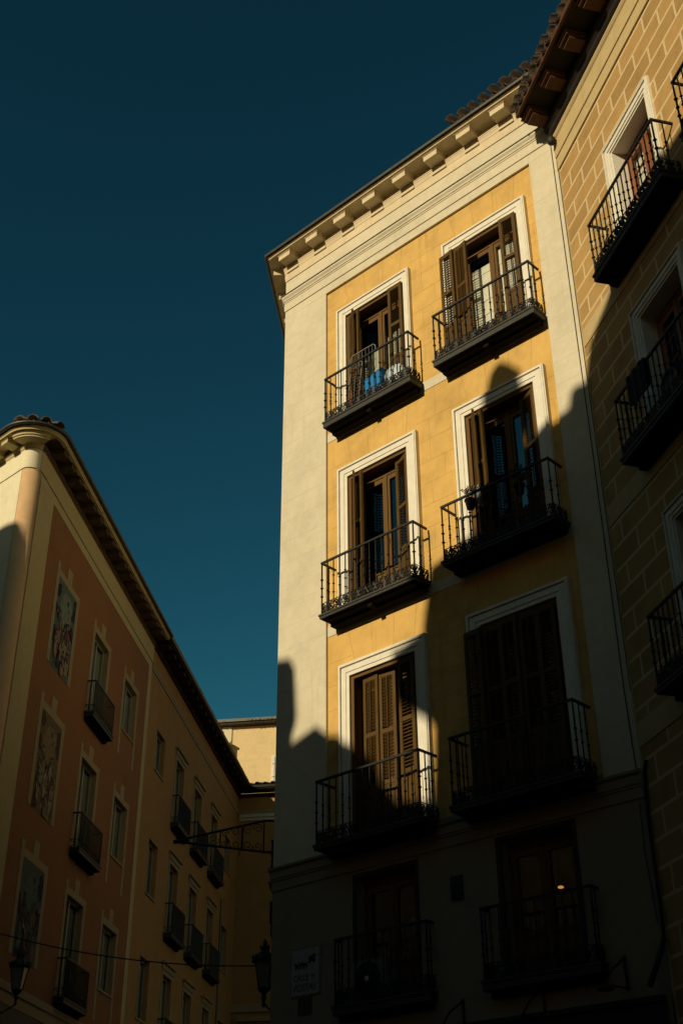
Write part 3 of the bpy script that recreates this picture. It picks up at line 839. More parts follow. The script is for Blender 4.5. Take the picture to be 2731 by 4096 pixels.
# murals and painted window surrounds
def crown(mb, w, h, b=.17, foot=.0, d=.012, dbase=-.01):
    x = w / 2
    mb.box(-x - b, -x, dbase, d, -h - foot, b * .9); mb.box(x, x + b, dbase, d, -h - foot, b * .9); mb.box(-x, x, dbase, d, 0, b * .9)
    mb.box(-x - b, -x + .0, dbase, d - .001, b * .9, b * 1.7); mb.box(-.16, .20, dbase, d, b * .9, b * 2.6)
    mb.box(-x - b * .6, -x - b * .5, d, d + .003, -h - foot, b * .45); mb.box(x + b * .5, x + b * .6, d, d + .003, -h - foot, b * .45)
def mural(f, h, idx):
    """loose flat painting: a pale ground, foliage at the foot and a huddle of robed shapes"""
    rnd = random.Random(11 + idx)
    pal = [('m_teal', 'm_pale', 'm_dark', ['m_flesh', 'm_cream', 'm_blue', 'm_red', 'm_green', 'm_flesh']),
           ('m_ochre', 'm_tan', 'm_brown', ['m_cream', 'm_tan', 'm_red', 'm_grey', 'm_cream', 'm_ochre']),
           ('m_grey', 'm_teal', 'm_dark', ['m_grey', 'm_tan', 'm_brown', 'm_teal', 'm_green', 'm_ochre'])][idx]
    names = [pal[0], pal[1], pal[2]] + pal[3]; mb = MB(f); lvl = [0.006]
    mb.box(-.715, .715, 0, .006, -h, 0, 0)
    def blob(cx, cz, rx, rz, mi, tilt=0, rough=.18):
        lvl[0] += .00022; n = 14; P = []
        for i in range(n):
            a = 2 * PI * i / n; q = 1 + rnd.uniform(-rough, rough)
            x, z = rx * math.cos(a) * q, rz * math.sin(a) * q
            P.append((min(.71, max(-.71, cx + x * math.cos(tilt) - z * math.sin(tilt))), min(-.005, max(-h + .005, cz + x * math.sin(tilt) + z * math.cos(tilt)))))
        mb.prism(P, lvl[0] - .0002, lvl[0], mi)
    def outlined(cx, cz, rx, rz, mi, tilt=0, rough=.16):
        blob(cx, cz, rx + .022, rz + .022, 2, tilt, .08); blob(cx, cz, rx, rz, mi, tilt, rough)
    blob(.02, -h * .27, .42, h * .20, 1, .1, .12); blob(.15, -h * .17, .3, h * .09, 1)
    for k in range(7): blob(rnd.choice((-.6, .6)) + rnd.uniform(-.1, .1), -h * rnd.uniform(.05, .9), .16, .2, 2, rnd.uniform(-1, 1), .35)
    for k in range(9): blob(rnd.uniform(-.65, .65), -h * rnd.uniform(.78, .97), rnd.uniform(.1, .22), rnd.uniform(.06, .14), rnd.choice((2, 2, 7)), rnd.uniform(-1, 1), .35)
    blob(.12, -h * .16, .05, .08, 2, .3, .4); blob(.2, -h * .24, .03, .05, 2, .3, .4)
    for (cx, top, sc) in ((-.34, .36, 1.05), (.28, .40, 1.15), (-.02, .52, .95), (-.46, .60, .8), (.44, .64, .8), (.12, .74, .8)):
        z0 = -h * top; body = 3 + rnd.randrange(6); robe = 3 + rnd.randrange(6)
        outlined(cx + .02, z0 - .50 * sc, .155 * sc, .34 * sc, robe, rnd.uniform(-.15, .15))
        outlined(cx, z0 - .26 * sc, .125 * sc, .17 * sc, body, rnd.uniform(-.3, .3))
        outlined(cx + .10 * sc, z0 - .28 * sc, .04, .15 * sc, 3, rnd.uniform(-1.2, 1.2))
        for k in range(5): blob(cx + rnd.uniform(-.1, .1), z0 - sc * rnd.uniform(.3, .75), .012, rnd.uniform(.08, .2), rnd.choice((2, 4)), rnd.uniform(-.3, .3), .1)
        outlined(cx + rnd.uniform(-.02, .02), z0 - .03, .052 * sc, .068 * sc, 3, 0, .06); blob(cx, z0 + .03 * sc, .055 * sc, .035 * sc, 2, 0, .15)
    for k in range(26): blob(rnd.uniform(-.6, .6), -h * rnd.uniform(.35, .95), rnd.uniform(.02, .05), rnd.uniform(.03, .09), rnd.randrange(2, 9), rnd.uniform(-1.5, 1.5), .35)
    return mb.build('mural', [M[n] for n in names], LB)
for i, (zt, zb_) in enumerate(((15.63, 13.37), (12.24, 9.96), (8.86, 6.85))):
    f = L0.at(2.745, 0, zt); h = zt - zb_
    mb = MB(f); crown(mb, 1.43, h, .20)
    o = mb.build('mural_surround', M['ltrim'], LB)
    mural(f, h, i)
def street_window(parent, f, w, h, d=-.15, mat=None, frame=True):
    """recessed casement with a lattice of frame and a dim pane"""
    mb = MB(f); x = w / 2
    mb.box(-x, -x + .05, d - .04, d + .02, -h, 0); mb.box(x - .05, x, d - .04, d + .02, -h, 0); mb.box(-x + .05, x - .05, d - .04, d + .02, -.05, 0)
    mb.box(-.03, .03, d - .04, d + .02, -h, -.05); mb.box(-x + .05, x - .05, d - .04, d + .02, -h, -h + .06)
    o = mb.build('window', M['pglass'], parent)
    g = MB(f); g.quad((-x + .05, d - .01, -h), (x - .05, d - .01, -h), (x - .05, d - .01, 0), (-x + .05, d - .01, 0)); g.build('pane', M['clearglass'], o, recalc=False)
    g = MB(f); g.box(-x + .05, x - .05, d - .07, d - .05, -h, -.1); g.build('blind', M['pglass'], o)
    return o
for i, zt in enumerate(LROW):
    f = L0.at(5.82, 0, zt); o = street_window(LB, f, 1.30, 2.28)
    mb = MB(f); crown(mb, 1.30, 2.28, .19); mb.build('painted_surround', M['ltrim'], o)
    balcony(LB, L0.at(5.87, 0, zt - 2.33), 1.78, .22, .86, .2, 0.0, -.12, step=.09, scrolls=False, simple_rail=True)
    hh = 1.46 if i == 0 else 1.55
    f = L0.at(8.875, 0, zt); o = street_window(LB, f, 1.31, hh)
    mb = MB(f); crown(mb, 1.31, hh, .19, .8); mb.box(-.7, .7, 0, .03, -hh - .05, -hh); mb.build('painted_surround', M['ltrim'], o)
m = MB(Lb); m.box(tl, LEND + off, 0, .05, 6.14, 6.30); m.box(tl, LEND + off, 0, .02, 5.9, 6.14); m.build('string_course', M['ltrim'], LB)
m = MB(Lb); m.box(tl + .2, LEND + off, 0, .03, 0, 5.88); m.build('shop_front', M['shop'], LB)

# ================================================================== OCHRE BUILDING DOWN THE STREET
OB = empty('street_building', L0.at(LEND, 0, 0), 'long ochre house down the shaded street past the murals, dark eaves and small balconies', 'building')
OF = FR[OB.name]; OL = 26.0 - LEND
OROW = (15.60, 12.18, 8.84)
cols = [(12.70, 1.10, 'w'), (15.46, 1.15, 'b'), (18.35, 1.17, 'b'), (21.30, 1.12, 'b'), (24.0, 1.10, 'w')]
wo = []
for i, zt in enumerate(OROW):
    for (c, ww, kd) in cols:
        h = 2.2 if kd == 'b' else (1.28, 1.58, 1.65)[i]
        wo.append((c - ww / 2 - LEND, c + ww / 2 - LEND, zt - h, zt))
w = MB(OF); wall_face(w, .005, OL, 0, 18.0, wo, -.01, .3, 0, 0)
for z in (3.5, 6.7, 10.1, 13.3, 17.8): w.box(.1, OL - .1, -4, -.32, z - .1, z, 1)
w.box(.1, OL, -2.7, -2.6, 0, 17.8, 1)
w.build('wall', [M['ochre'], M['room']], OB)
pO = plan_path([P2(L0, LEND + .004, 0), P2(L0, 26.0, 0), P2(DW, 9.0, 0)], -1)
m = MB(OF); m.sweep([(-.01, 17.12), (.02, 17.12), (.03, 17.2), (.05, 17.22), (.055, 17.28), (-.01, 17.3)], pO); m.build('cornice_line', M['ltrim'], OB)
m = MB(OF)
m.sweep([(0, 17.86), (.05, 17.86), (.08, 17.95), (.10, 18.0), (0, 18.0)], pO)
m.sweep([(0, 18.04), (.50, 18.06), (.52, 18.16), (0, 18.2)], pO)
m.build('eave_boards', M['darkwood'], OB)
m = MB(OF); m.sweep([(.50, 18.13), (.56, 18.11), (.60, 18.19), (.52, 18.22)], pO); m.build('gutter', M['gutter'], OB)
cm = MB(OF); cm.box(-.11, .11, .02, .44, 17.92, 18.04)
c0 = cm.build('corbel', M['darkwood'], OB); first = True
for k in range(21):
    f = L0.at(LEND + .4 + .70 * k, 0, 0)
    if first:
        m_ = FR[OB.name].mat().inverted() @ f.mat(); c0.location = m_.to_translation(); FR[c0.name] = f; first = False
    else: dup(c0, f, OB)
m = MB(OF)
m.quad((0, .45, 18.2), (OL, .45, 18.2), (OL, -4, 19.6), (0, -4, 19.6), 1)
tiles(m, OF, .1, OL - .2, .34, .5, 18.17, .28, .6, .09)
m.build('roof', [M['tile'], M['darkwood']], OB)
for i, zt in enumerate(OROW):
    for (c, ww, kd) in cols:
        h = 2.2 if kd == 'b' else (1.28, 1.58, 1.65)[i]
        f = L0.at(c, -.01, zt); o = street_window(OB, f, ww, h)
        mb = MB(f); x = ww / 2
        if kd == 'b':
            mb.box(-x - .13, -x, 0, .02, -h, .13); mb.box(x, x + .13, 0, .02, -h, .13); mb.box(-x, x, 0, .02, 0, .13)
            mb.box(-x - .16, x + .16, 0, .05, .13, .28); mb.box(-x - .22, x + .22, 0, .12, .28, .34)
        else:
            mb.box(-x - .05, -x, 0, .012, -h, .05); mb.box(x, x + .05, 0, .012, -h, .05); mb.box(-x, x, 0, .012, 0, .05); mb.box(-x - .06, x + .06, 0, .04, -h - .05, -h)
        mb.build('surround', M['ltrim'], o)
        if kd == 'b':
            balcony(OB, L0.at(c + .05, -.01, zt - 2.22), 1.72, .24, .92, .2, 0.0, -.12, step=.09, scrolls=False, simple_rail=True)
m = MB(OF); m.tube([(OL - 2.9, .03, 13.0), (OL - 2.9, .03, 3)], .03, 5); m.build('drainpipe', M['gutter'], OB)
# ================================================================== END OF STREET
EB = empty('end_building', DW, 'brown shaded house closing the far end of the street, with cream moulding and dark eaves', 'building')
w = MB(DW); w.box(-.8, 9, -.3, -.012, 0, 18.0); w.box(8.7, 9, -6, -.3, 0, 17.9)
w.build('wall', M['ochre'], EB)
m = MB(DW)
m.box(.05, 9, -.01, .10, 17.0, 17.08); m.box(.05, 9, -.01, .05, 17.08, 17.14); m.box(.05, 9, -.01, .04, 16.88, 17.0); m.build('moulding', M['cream'], EB)
m = MB(DW); m.box(.0, 9, -.01, .12, 9.45, 9.72); m.box(.3, 9, -.01, .25, 9.1, 9.25); m.build('string_course', M['ltrim'], EB)
m = MB(DW); tiles(m, DW, .5, 9, .34, .5, 18.2, .3, 4, .1); m.quad((0, .45, 18.2), (9, .45, 18.2), (9, -6, 20.1), (0, -6, 20.1), 1); m.build('roof', [M['tile'], M['darkwood']], EB)
# ================================================================== FAR SUNLIT BUILDING
FB = empty('far_building', EW, 'pale yellow sunlit house rising behind the dark eaves at the end of the street', 'building')
w = MB(EW); w.box(-12, 6, -.3, 0, 0, 25.8, 0); w.box(-12, -2.85, 0, .06, 15, 25.8, 1); w.box(-12, 6, -6, -5.7, 0, 25.8, 0); w.box(-12, -11.7, -5.7, -.3, 0, 25.8, 0); w.box(5.7, 6, -5.7, -.3, 0, 25.8, 0)
w.box(-12, 6, -5.7, -.3, 25.5, 25.8, 0)
for z in (23.9, 23.5, 22.9): w.box(-2.8, 6, 0, .004, z, z + .012, 0)
w.build('wall', [M['far'], M['farwhite']], FB)
m = MB(EW); m.box(-12, 6, -.2, .42, 25.96, 26.12); m.build('eave', M['gutter'], FB)
m = MB(EW); m.box(-12, 6, -6, .34, 25.82, 25.955); tiles(m, EW, -11.8, 6, .22, .40, 25.90, 0, .4, .07); m.build('roof', M['tile'], FB)
m = MB(EW); m.box(-.66, .5, 0, .03, 22.3, 24.06); o = m.build('window', M['white'], FB)
m = MB(EW)
for z in (22.9, 23.6): m.box(-.60, .44, .03, .045, z, z + .03)
for x in (-.5, -.1, .35): m.box(x, x + .03, .03, .045, 22.3, 24.0)
m.build('glazing_bar', M['acmetal'], o)
CH = empty('chimney_stack', EW.at(-3.2, 0, 0), 'pale chimney stack against the far sunlit wall, mostly behind the dark eaves', 'chimney')
m = MB(EW); m.box(-3.7, -2.86, .065, .45, 18, 24.75); m.box(-3.75, -2.80, .065, .52, 24.75, 24.86); m.build('stack', M['farwhite'], CH)

# ================================================================== OPPOSITE SIDE (behind the viewer, throws the big shadow)
OP = empty('opposite_building', A.at(0, 18, 0, PI), 'brown house across the square whose roof and chimneys shade the facades', 'building')
out = [(-30, 0), (-30, 22.61), (-8.13, 22.61), (-7.74, 22.54), (-7.62, 22.47), (-7.46, 22.05), (-7.46, 21.6), (-7.1, 21.2), (-7.0, 22.6), (-.95, 22.6), (-.9, 17.9),
       (-.604, 17.9), (-.30, 17.84), (-.17, 17.62), (-.20, 17.42), (-.33, 17.18), (-.25, 16.911), (-.32, 16.703), (-.40, 16.378), (-.298, 16.22), (.35, 16.406), (.595, 16.209), (.826, 16.147), (.992, 15.941), (1.258, 15.791), (1.517, 15.59), (1.705, 15.136), (2.0, 14.788), (2.373, 14.641), (2.725, 14.562),
       (2.807, 15.295), (2.882, 16.485), (2.783, 16.538), (2.709, 16.699), (2.231, 17.071), (2.09, 17.175), (2.294, 17.194), (2.527, 17.273), (2.729, 17.326), (2.692, 17.435), (2.806, 17.957), (2.911, 18.482), (3.213, 18.568),
       (3.815, 18.639), (3.891, 18.761), (4.25, 19.3), (4.44, 19.8), (4.45, 20.45), (4.27, 20.58), (4.24, 20.95), (4.31, 21.38), (4.424, 21.688), (4.629, 21.83), (4.821, 21.666), (5.03, 21.42), (4.90, 21.12), (4.66, 20.92), (4.60, 20.7), (4.60, 20.2), (4.95, 20.02), (5.278, 20.013), (5.462, 20.098), (5.733, 20.139), (5.86, 20.17), (5.932, 20.454), (6.042, 20.519), (6.223, 20.495),
       (6.37, 20.80), (6.50, 20.991), (7.107, 21.1), (7.37, 21.182), (8.098, 21.475), (8.848, 21.565), (9.132, 21.476), (9.452, 21.395), (9.992, 21.325), (30, 21.3), (30, 0)]
g = MB(A.at(0, 18, 0, PI))
g.prism([(-s, z) for s, z in out], -2.2, 0)
g.build('wall', M['opp'], OP)
QB = empty('added_left_block', A.at(-20, 9, 0), 'plain brown block added on the open left side to cut sky light, outside the view', 'building')
g = MB(A); g.box(-22, -20, 1.5, 18, 0, 20); g.build('wall', M['opp'], QB)  # unseen block added to keep sky light off the lower facades
KB = empty('added_row_block', RW.at(RL + 6, 0, 0), 'plain brown block added past the ochre house to cut sky light, behind the viewer', 'building')
g = MB(RW); g.box(RL + .02, RL + 12, -5, 0, 0, 19); g.build('wall', M['opp'], KB)  # unseen wall added to close off sky light on this side

# ================================================================== things on the facades
def place(name, mb, mats, label, cat, group=None):
    o = mb.build(name, mats); return tag(o, label, cat, group)
# laundry rack leaning on the first balcony
f = A.at(2.0, .16, 14.97); LR = empty('laundry_rack', f, 'folded white wire laundry rack standing on the top left balcony', 'laundry rack')
def rackpanel(s0, s1, z0, z1, d, n, tilt=.12):
    m = MB(f)
    q = lambda s, z: (s, d + (z1 - z) * tilt, z)
    c = .05
    m.tube([q(s0, z0), q(s0, z1 - c), q(s0 + c, z1), q(s1 - c, z1), q(s1, z1 - c), q(s1, z0)], .007, 6)
    for i in range(n):
        z = z0 + .1 + (z1 - z0 - .2) * i / (n - 1); m.tube([q(s0, z), q(s1, z)], .003, 4)
    m.tube([q((s0 + s1) / 2, z0), q((s0 + s1) / 2, z1)], .003, 4)
    return m
rackpanel(.0, .28, .02, 1.1, -.02, 12).build('drying_wing', M['wire'], LR)
mm = MB(f)
for i in range(7): mm.tube([(.04 + .085 * i, .0, .95), (.04 + .085 * i, .0, 1.28 - .0 * i)], .003, 4)
mm.tube([(0, 0, .9), (0, 0, 1.24), (.05, 0, 1.3), (.58, 0, 1.3), (.63, 0, 1.24), (.63, 0, .75), (.58, 0, .7)], .007, 6)
mm.build('top_wing', M['wire'], LR)
mm = MB(f); mm.tube([(.03, .05, 0), (.03, -.03, 1.08)], .010, 6); mm.tube([(.66, .06, .05), (.56, -.03, .62)], .008, 6); mm.build('red_leg', M['redpl'], LR)
# blue tub and bag
f = A.at(2.62, .15, 14.98)
m = MB(f); m.add([(-.17, .10, 0), (.17, .10, 0), (.17, -.10, 0), (-.17, -.10, 0), (-.22, .13, .42), (.24, .13, .52), (.24, -.12, .52), (-.22, -.12, .42)], [(0, 1, 2, 3), (0, 1, 5, 4), (1, 2, 6, 5), (2, 3, 7, 6), (3, 0, 4, 7)])
m.tube([(-.22, -.13, .42), (.24, -.13, .52), (.24, .12, .52), (-.22, .12, .42)], .012, 5, 0, True)
place('laundry_tub', m, M['blue'], 'bright blue plastic laundry tub on the top left balcony floor', 'tub')
f = A.at(3.08, .15, 14.98); m = MB(f)
vs = []; fs = []; nu, nv = 16, 9
for i in range(nv):
    t = i / (nv - 1); rad = (.20 * math.sin(PI * (.12 + .80 * t)) ** .6) if i < nv - 1 else .02
    for j in range(nu):
        a = 2 * PI * j / nu; rr = rad * (1 + .10 * math.sin(3 * a + 4 * t) + random.uniform(-.05, .05))
        vs.append((rr * 1.15 * math.cos(a), rr * .60 * math.sin(a), .52 * t))
for i in range(nv - 1):
    for j in range(nu): fs.append((i * nu + j, i * nu + (j + 1) % nu, (i + 1) * nu + (j + 1) % nu, (i + 1) * nu + j))
m.add(vs, fs, 0, True)
place('plastic_bag', m, M['bag'], 'full white and blue plastic bag beside the blue tub', 'bag')
# plants on the balcony in half shade
def potted(name, f, leafm, label, n=26, h=.28, spread=.16):
    P = empty(name, f, label, 'plant', 'potted plants on the half shaded balcony')
    m = MB(f); m.lathe((0, 0, 0), [(.06, 0), (.085, .15), (.095, .15), (.095, .17), (.07, .17), (.06, .14)], 12); m.build('pot', M['pot'], P)
    m = MB(f)
    for i in range(n):
        a = random.uniform(0, 2 * PI); l = h * random.uniform(.6, 1.1); sp = spread * random.uniform(.3, 1)
        b = Vector((0, 0, .15)); pts = [(0, 0, .15), (math.cos(a) * sp * .5, math.sin(a) * sp * .5, .15 + l * .6), (math.cos(a) * sp, math.sin(a) * sp, .15 + l * random.uniform(.75, 1))]
        m.tube(pts, [.008, .011, .002], 4)
        for k in range(3):
            q = Vector(pts[1]).lerp(Vector(pts[2]), random.random()); w_ = random.uniform(.015, .03)
            m.quad((q.x - w_, q.y, q.z), (q.x, q.y + w_, q.z - .01), (q.x + w_, q.y, q.z + w_), (q.x, q.y - w_, q.z + w_))
    m.build('foliage', leafm, P, recalc=False)
potted('potted_plant', A.at(4.62, .24, 11.72), M['palebl'], 'pale spiky plant in a pot hung on the half shaded right balcony rail')
potted('potted_plant', A.at(4.98, .24, 11.66), M['leaf'], 'green bushy plant in a pot beside the pale spiky plant', 34, .22, .2)
potted('potted_plant', A.at(5.55, .2, 11.62), M['leaf'], 'dark leafy plant in a pot at the shaded middle of the right balcony', 40, .36, .24)
f = A.at(4.77, .2, 11.75); m = MB(f); m.lathe((0, 0, 0), [(.035, 0), (.04, .2), (.025, .3), (.008, .38)], 8)
place('closed_parasol', m, [M['bag']], 'small white and pink closed parasol behind the pale spiky plant', 'parasol')
# air conditioning unit behind the lower left railing
AC = empty('air_conditioner', A.at(2.15, .0, 4.66), 'grey outdoor cooling unit with round fan behind the lower left railing', 'air conditioner')
f = FR[AC.name]
m = MB(f); m.box(-.32, .32, -.14, .09, 0, .56); m.build('casing', M['acmetal'], AC)
m = MB(f); m.lathe((-.05, .09, .29), [(.24, 0), (.245, .012), (.215, .014), (.21, .004)], 28, 0, 'd')
for k in range(6): m.lathe((-.05, .09, .29), [(.035 * k + .02, .008), (.035 * k + .025, .014)], 24, 0, 'd')
m.build('fan_grille', M['shop'], AC)
m = MB(f); m.lathe((-.05, .105, .29), [(.045, 0), (.04, .012)], 14, 0, 'd'); m.build('fan_hub', M['white'], AC)
# street sign
SG = empty('street_sign', A.at(.775, .005, 5.24), 'pale tiled street sign with dark coach drawing and lettering low on the corner', 'sign')
f = FR[SG.name]
m = MB(f); m.box(-.31, .31, 0, .02, -.35, .35); m.build('sign_panel', M['sign'], SG)
m = MB(f)
for a, b, c, d in ((-.30, .30, .335, .343), (-.30, .30, -.343, -.335), (-.303, -.295, -.343, .343), (.295, .303, -.343, .343)): m.box(a, b, .02, .022, c, d)
for k in range(1, 4): m.box(-.31 + .155 * k - .001, -.31 + .155 * k + .001, .02, .0205, -.33, .33); 
for k in range(1, 5): m.box(-.29, .29, .02, .0205, -.35 + .14 * k - .001, -.35 + .14 * k + .001)
m.build('sign_border', M['ink'], SG)
m = MB(f)                                       # little coach and horses, flat ink drawing
def blob(cx, cz, rx, rz, n=12): m.prism([(cx + rx * math.cos(2 * PI * i / n), cz + rz * math.sin(2 * PI * i / n)) for i in range(n)], .02, .0235)
blob(.14, .17, .07, .045); blob(.19, .20, .035, .035); blob(.10, .13, .028, .028, 14); blob(.19, .13, .028, .028, 14)
for hx in (-.17, -.07, .0):
    blob(hx, .10 + .02 * (hx + .1), .045, .022); m.prism([(hx - .04, .10), (hx - .075, .15), (hx - .06, .155), (hx - .02, .115)], .02, .0235)
    for lx in (-.035, -.02, .025, .04): m.prism([(hx + lx, .09), (hx + lx + .008, .09), (hx + lx - .006, .035), (hx + lx - .014, .035)], .02, .0235)
m.prism([(-.05, .115), (.1, .135), (.1, .128), (-.05, .108)], .0236, .0242)
m.build('coach_drawing', M['ink'], SG)
def lettering(text, size, fr, parent, sx=1.0, shear=0.0):
    cu = bpy.data.curves.new('lettering', 'FONT'); cu.body = text; cu.size = size; cu.extrude = .001; cu.align_x = 'LEFT'; cu.shear = shear
    ob = bpy.data.objects.new('tmp_lettering', cu); COL.objects.link(ob)
    dg = bpy.context.evaluated_depsgraph_get(); me = bpy.data.meshes.new_from_object(ob.evaluated_get(dg))
    bpy.data.objects.remove(ob)
    for v in me.vertices:
        x, y, z = v.co; v.co = (x * sx, -z, y)
    me.materials.clear(); me.materials.append(M['ink']); me.name = 'lettering'
    o = bpy.data.objects.new('lettering', me); link(o, fr, parent); return o
lettering('CALLE', .135, f.at(-.25, .0222, -.13), SG, .88); lettering('DE', .085, f.at(.13, .0222, -.115), SG, .85)
lettering('POSTAS', .15, f.at(-.245, .0222, -.28), SG, .90, .12)
m = MB(A.at(.76, 0, 4.75)); m.box(-.14, .14, .003, .015, -.12, .12)
place('wall_notice', m, M['plaque'], 'small dark notice fixed just under the street sign', 'notice')
NP = empty('wall_plaque', A.at(3.75, .005, 5.96), 'small two part plaque on the grey wall between the lower balcony doors', 'plaque')
f = FR[NP.name]
m = MB(f); m.box(-.105, .105, 0, .02, .055, .17); m.build('upper_plate', M['plaque'], NP)
m = MB(f); m.box(-.02, .045, .02, .024, .10, .125); m.build('plate_mark', M['ink'], NP)
m = MB(f); m.box(-.105, .105, 0, .02, -.16, .05); m.build('lower_plate', M['shop'], NP)
# cables and pipes
m = MB(A.at(6.80, 0, 0)); m.tube([(-.02, .012, 18.9), (-.02, .012, 16), (-.015, .012, 12), (-.03, .012, 8), (-.01, .012, 6.95)], .0065, 5); m.tube([(-.03, .012, 6.5), (-.05, .014, 5.9), (.0, .014, 5.0)], .005, 4)
place('wall_cable', m, M['shop'], 'thin black cable running down the cream pilaster beside the ochre house', 'cable')
m = MB(RW.at(.05, 0, 0)); m.tube([(-.0, .03, 18.3), (.0, .03, 14), (.0, .03, 8)], .006, 4)
place('wall_cable', m, M['shop'], 'thin cable in the inner corner on the ochre house side', 'cable')
m = MB(RW.at(.06, 0, 0)); m.tube([(.14, .03, 6.98), (.06, .03, 6.86), (.03, .05, 6.3), (.03, .05, 5.2), (.02, .05, 4.8)], .022, 6); m.tube([(.02, .05, 4.8), (-.02, .12, 4.6), (-.02, .3, 4.25)], .035, 6)
place('drainpipe', m, M['shop'], 'black drainpipe in the lower corner between the two houses', 'pipe')
m = MB(RW.at(.12, .0, 18.45)); m.lathe((0, .12, 0), [(.03, -.10), (.07, -.06), (.08, .02), (.06, .06), (.02, .08)], 12)
place('eave_fitting', m, M['shop'], 'small dark round fitting hung under the start of the brown eaves', 'fitting')
# wrought iron sign arm on the side face
bf = SD.at(-.9, 0, 7.72, 0)
BR = empty('iron_sign_arm', bf, 'long tapering wrought iron sign arm with scrolls reaching over the street', 'sign bracket')
m = MB(bf)
top = [(0, .0, .28), (0, .32, .29), (0, 1.84, .0)]; bot = [(0, .0, -.28), (0, .32, -.25), (0, 1.84, -.02)]
m.tube(top, .020, 6); m.tube(bot, .020, 6)
m.tube([(0, 1.80, -.02), (0, 1.9, -.02)], .035, 8); m.tube([(0, 1.84, .03), (0, 1.84, .09)], .02, 6)
m.tube([(0, 0, .31), (0, 0, -.31)], .022, 6)
def hh(d): return .29 - (d - .32) * (.27 / 1.52)
for d in (.32, .70, 1.08): m.tube([(0, d, hh(d)), (0, d, -hh(d) + .01)], .014 if d != .70 else .02, 6)
m.tube([(0, .74, -hh(.74)), (0, .74, -hh(.74) - .10)], .01, 5)
m.build('arm_frame', M['iron'], BR)
m = MB(bf)
def arm_scroll(dc, zc, r0, a0, sg): m.tube([(0, a, b) for a, b in spiral(dc, zc, r0, 1.5, a0, sg, 22)], .0075, 5)
for (d, h_) in ((.46, .20), (.60, .16), (.86, .15), (1.0, .12)):
    pass
arm_scroll(.42, .16, .085, 0, 1); arm_scroll(.42, -.15, .085, 0, -1)
arm_scroll(.60, .14, .095, PI, -1); arm_scroll(.60, -.13, .095, PI, 1)
arm_scroll(.82, .12, .080, 0, 1); arm_scroll(.82, -.11, .080, 0, -1)
arm_scroll(1.00, .09, .065, PI, -1); arm_scroll(1.0, -.08, .065, PI, 1)
arm_scroll(1.20, .0, .10, PI, 1); m.tube([(0, 1.2 + .3 * t, -.12 + .12 * math.sin(PI * t * .5)) for t in [i / 8 for i in range(9)]], .0075, 5)
m.build('scrollwork', M['iron'], BR)
# lanterns
def lantern(fr, label, arm):
    Ln = empty('street_lantern', fr, label, 'street lamp', 'iron wall lanterns')
    m = MB(fr)
    m.lathe((0, 0, 0), [(.02, -.62), (.035, -.58), (.02, -.54), (.05, -.47), (.03, -.43), (.10, -.36), (.11, -.33)], 8, 0, 'z', False)
    for k in range(4):
        a = PI / 4 + PI / 2 * k; c_, s_ = math.cos(a), math.sin(a)
        m.tube([(.11 * c_, .11 * s_, -.34), (.19 * c_, .19 * s_, .08)], .01, 4)
    m.lathe((0, 0, 0), [(.21, .07), (.22, .10), (.20, .14), (.13, .20), (.07, .24), (.07, .28), (.09, .30), (.05, .33), (.03, .40), (.01, .44)], 8, 0, 'z', False)
    for k in range(10):
        a = 2 * PI * k / 10; m.lathe((.2 * math.cos(a), .2 * math.sin(a), .12), [(.015, 0), (.02, .03), (.003, .07)], 5, 0)
    for k in range(5):
        a = 2 * PI * k / 5; m.lathe((.075 * math.cos(a), .075 * math.sin(a), .29), [(.012, 0), (.015, .03), (.003, .06)], 5, 0)
    m.build('lantern_body', M['iron'], Ln)
    m = MB(fr)
    P = []
    for (rr, z) in ((.10, -.34), (.185, .075)):
        for k in range(4):
            a = PI / 4 + PI / 2 * k; P.append((rr * math.cos(a), -rr * math.sin(a), z))
    m.add(P, [(0, 1, 5, 4), (1, 2, 6, 5), (2, 3, 7, 6), (3, 0, 4, 7)]); m.build('lantern_glass', M['lampglass'], Ln)
    m = MB(fr); m.tube(arm, .018, 6); m.tube([(arm[-1][0], arm[-1][1], arm[-1][2] - .1), (arm[-1][0], arm[-1][1], arm[-1][2] + .1)], .03, 6); m.build('wall_arm', M['iron'], Ln)
    return Ln
lantern(SD.at(-.95, .26, 5.60), 'dark iron lantern on the street side of the corner building, at the cable end', [(0, 0, -.55), (0, -.1, -.66), (0, -.25, -.62)])
lantern(L0.at(.95, .62, 6.30), 'dark iron lantern at the lower left in front of the grey mural', [(0, 0, -.6), (0, -.25, -.75), (0, -.6, -.55)])
# cable over the street
p0 = Vector(SD.pt(-.95, .3, 5.62)); p1 = Vector(L0.pt(-2.2, .9, 6.45))
m = MB(Frame((p0.x, p0.y), PI / 2)); n = 24
pts = []
for i in range(n + 1):
    t = i / n; q = p0.lerp(p1, t); q.z -= .38 * 4 * t * (1 - t) * .5
    w_ = m.inv @ q; pts.append((w_.x, -w_.y, w_.z))
m.tube(pts, .011, 5)
place('overhead_cable', m, M['shop'], 'black cable sagging across the street from the right lantern to the left edge', 'cable')
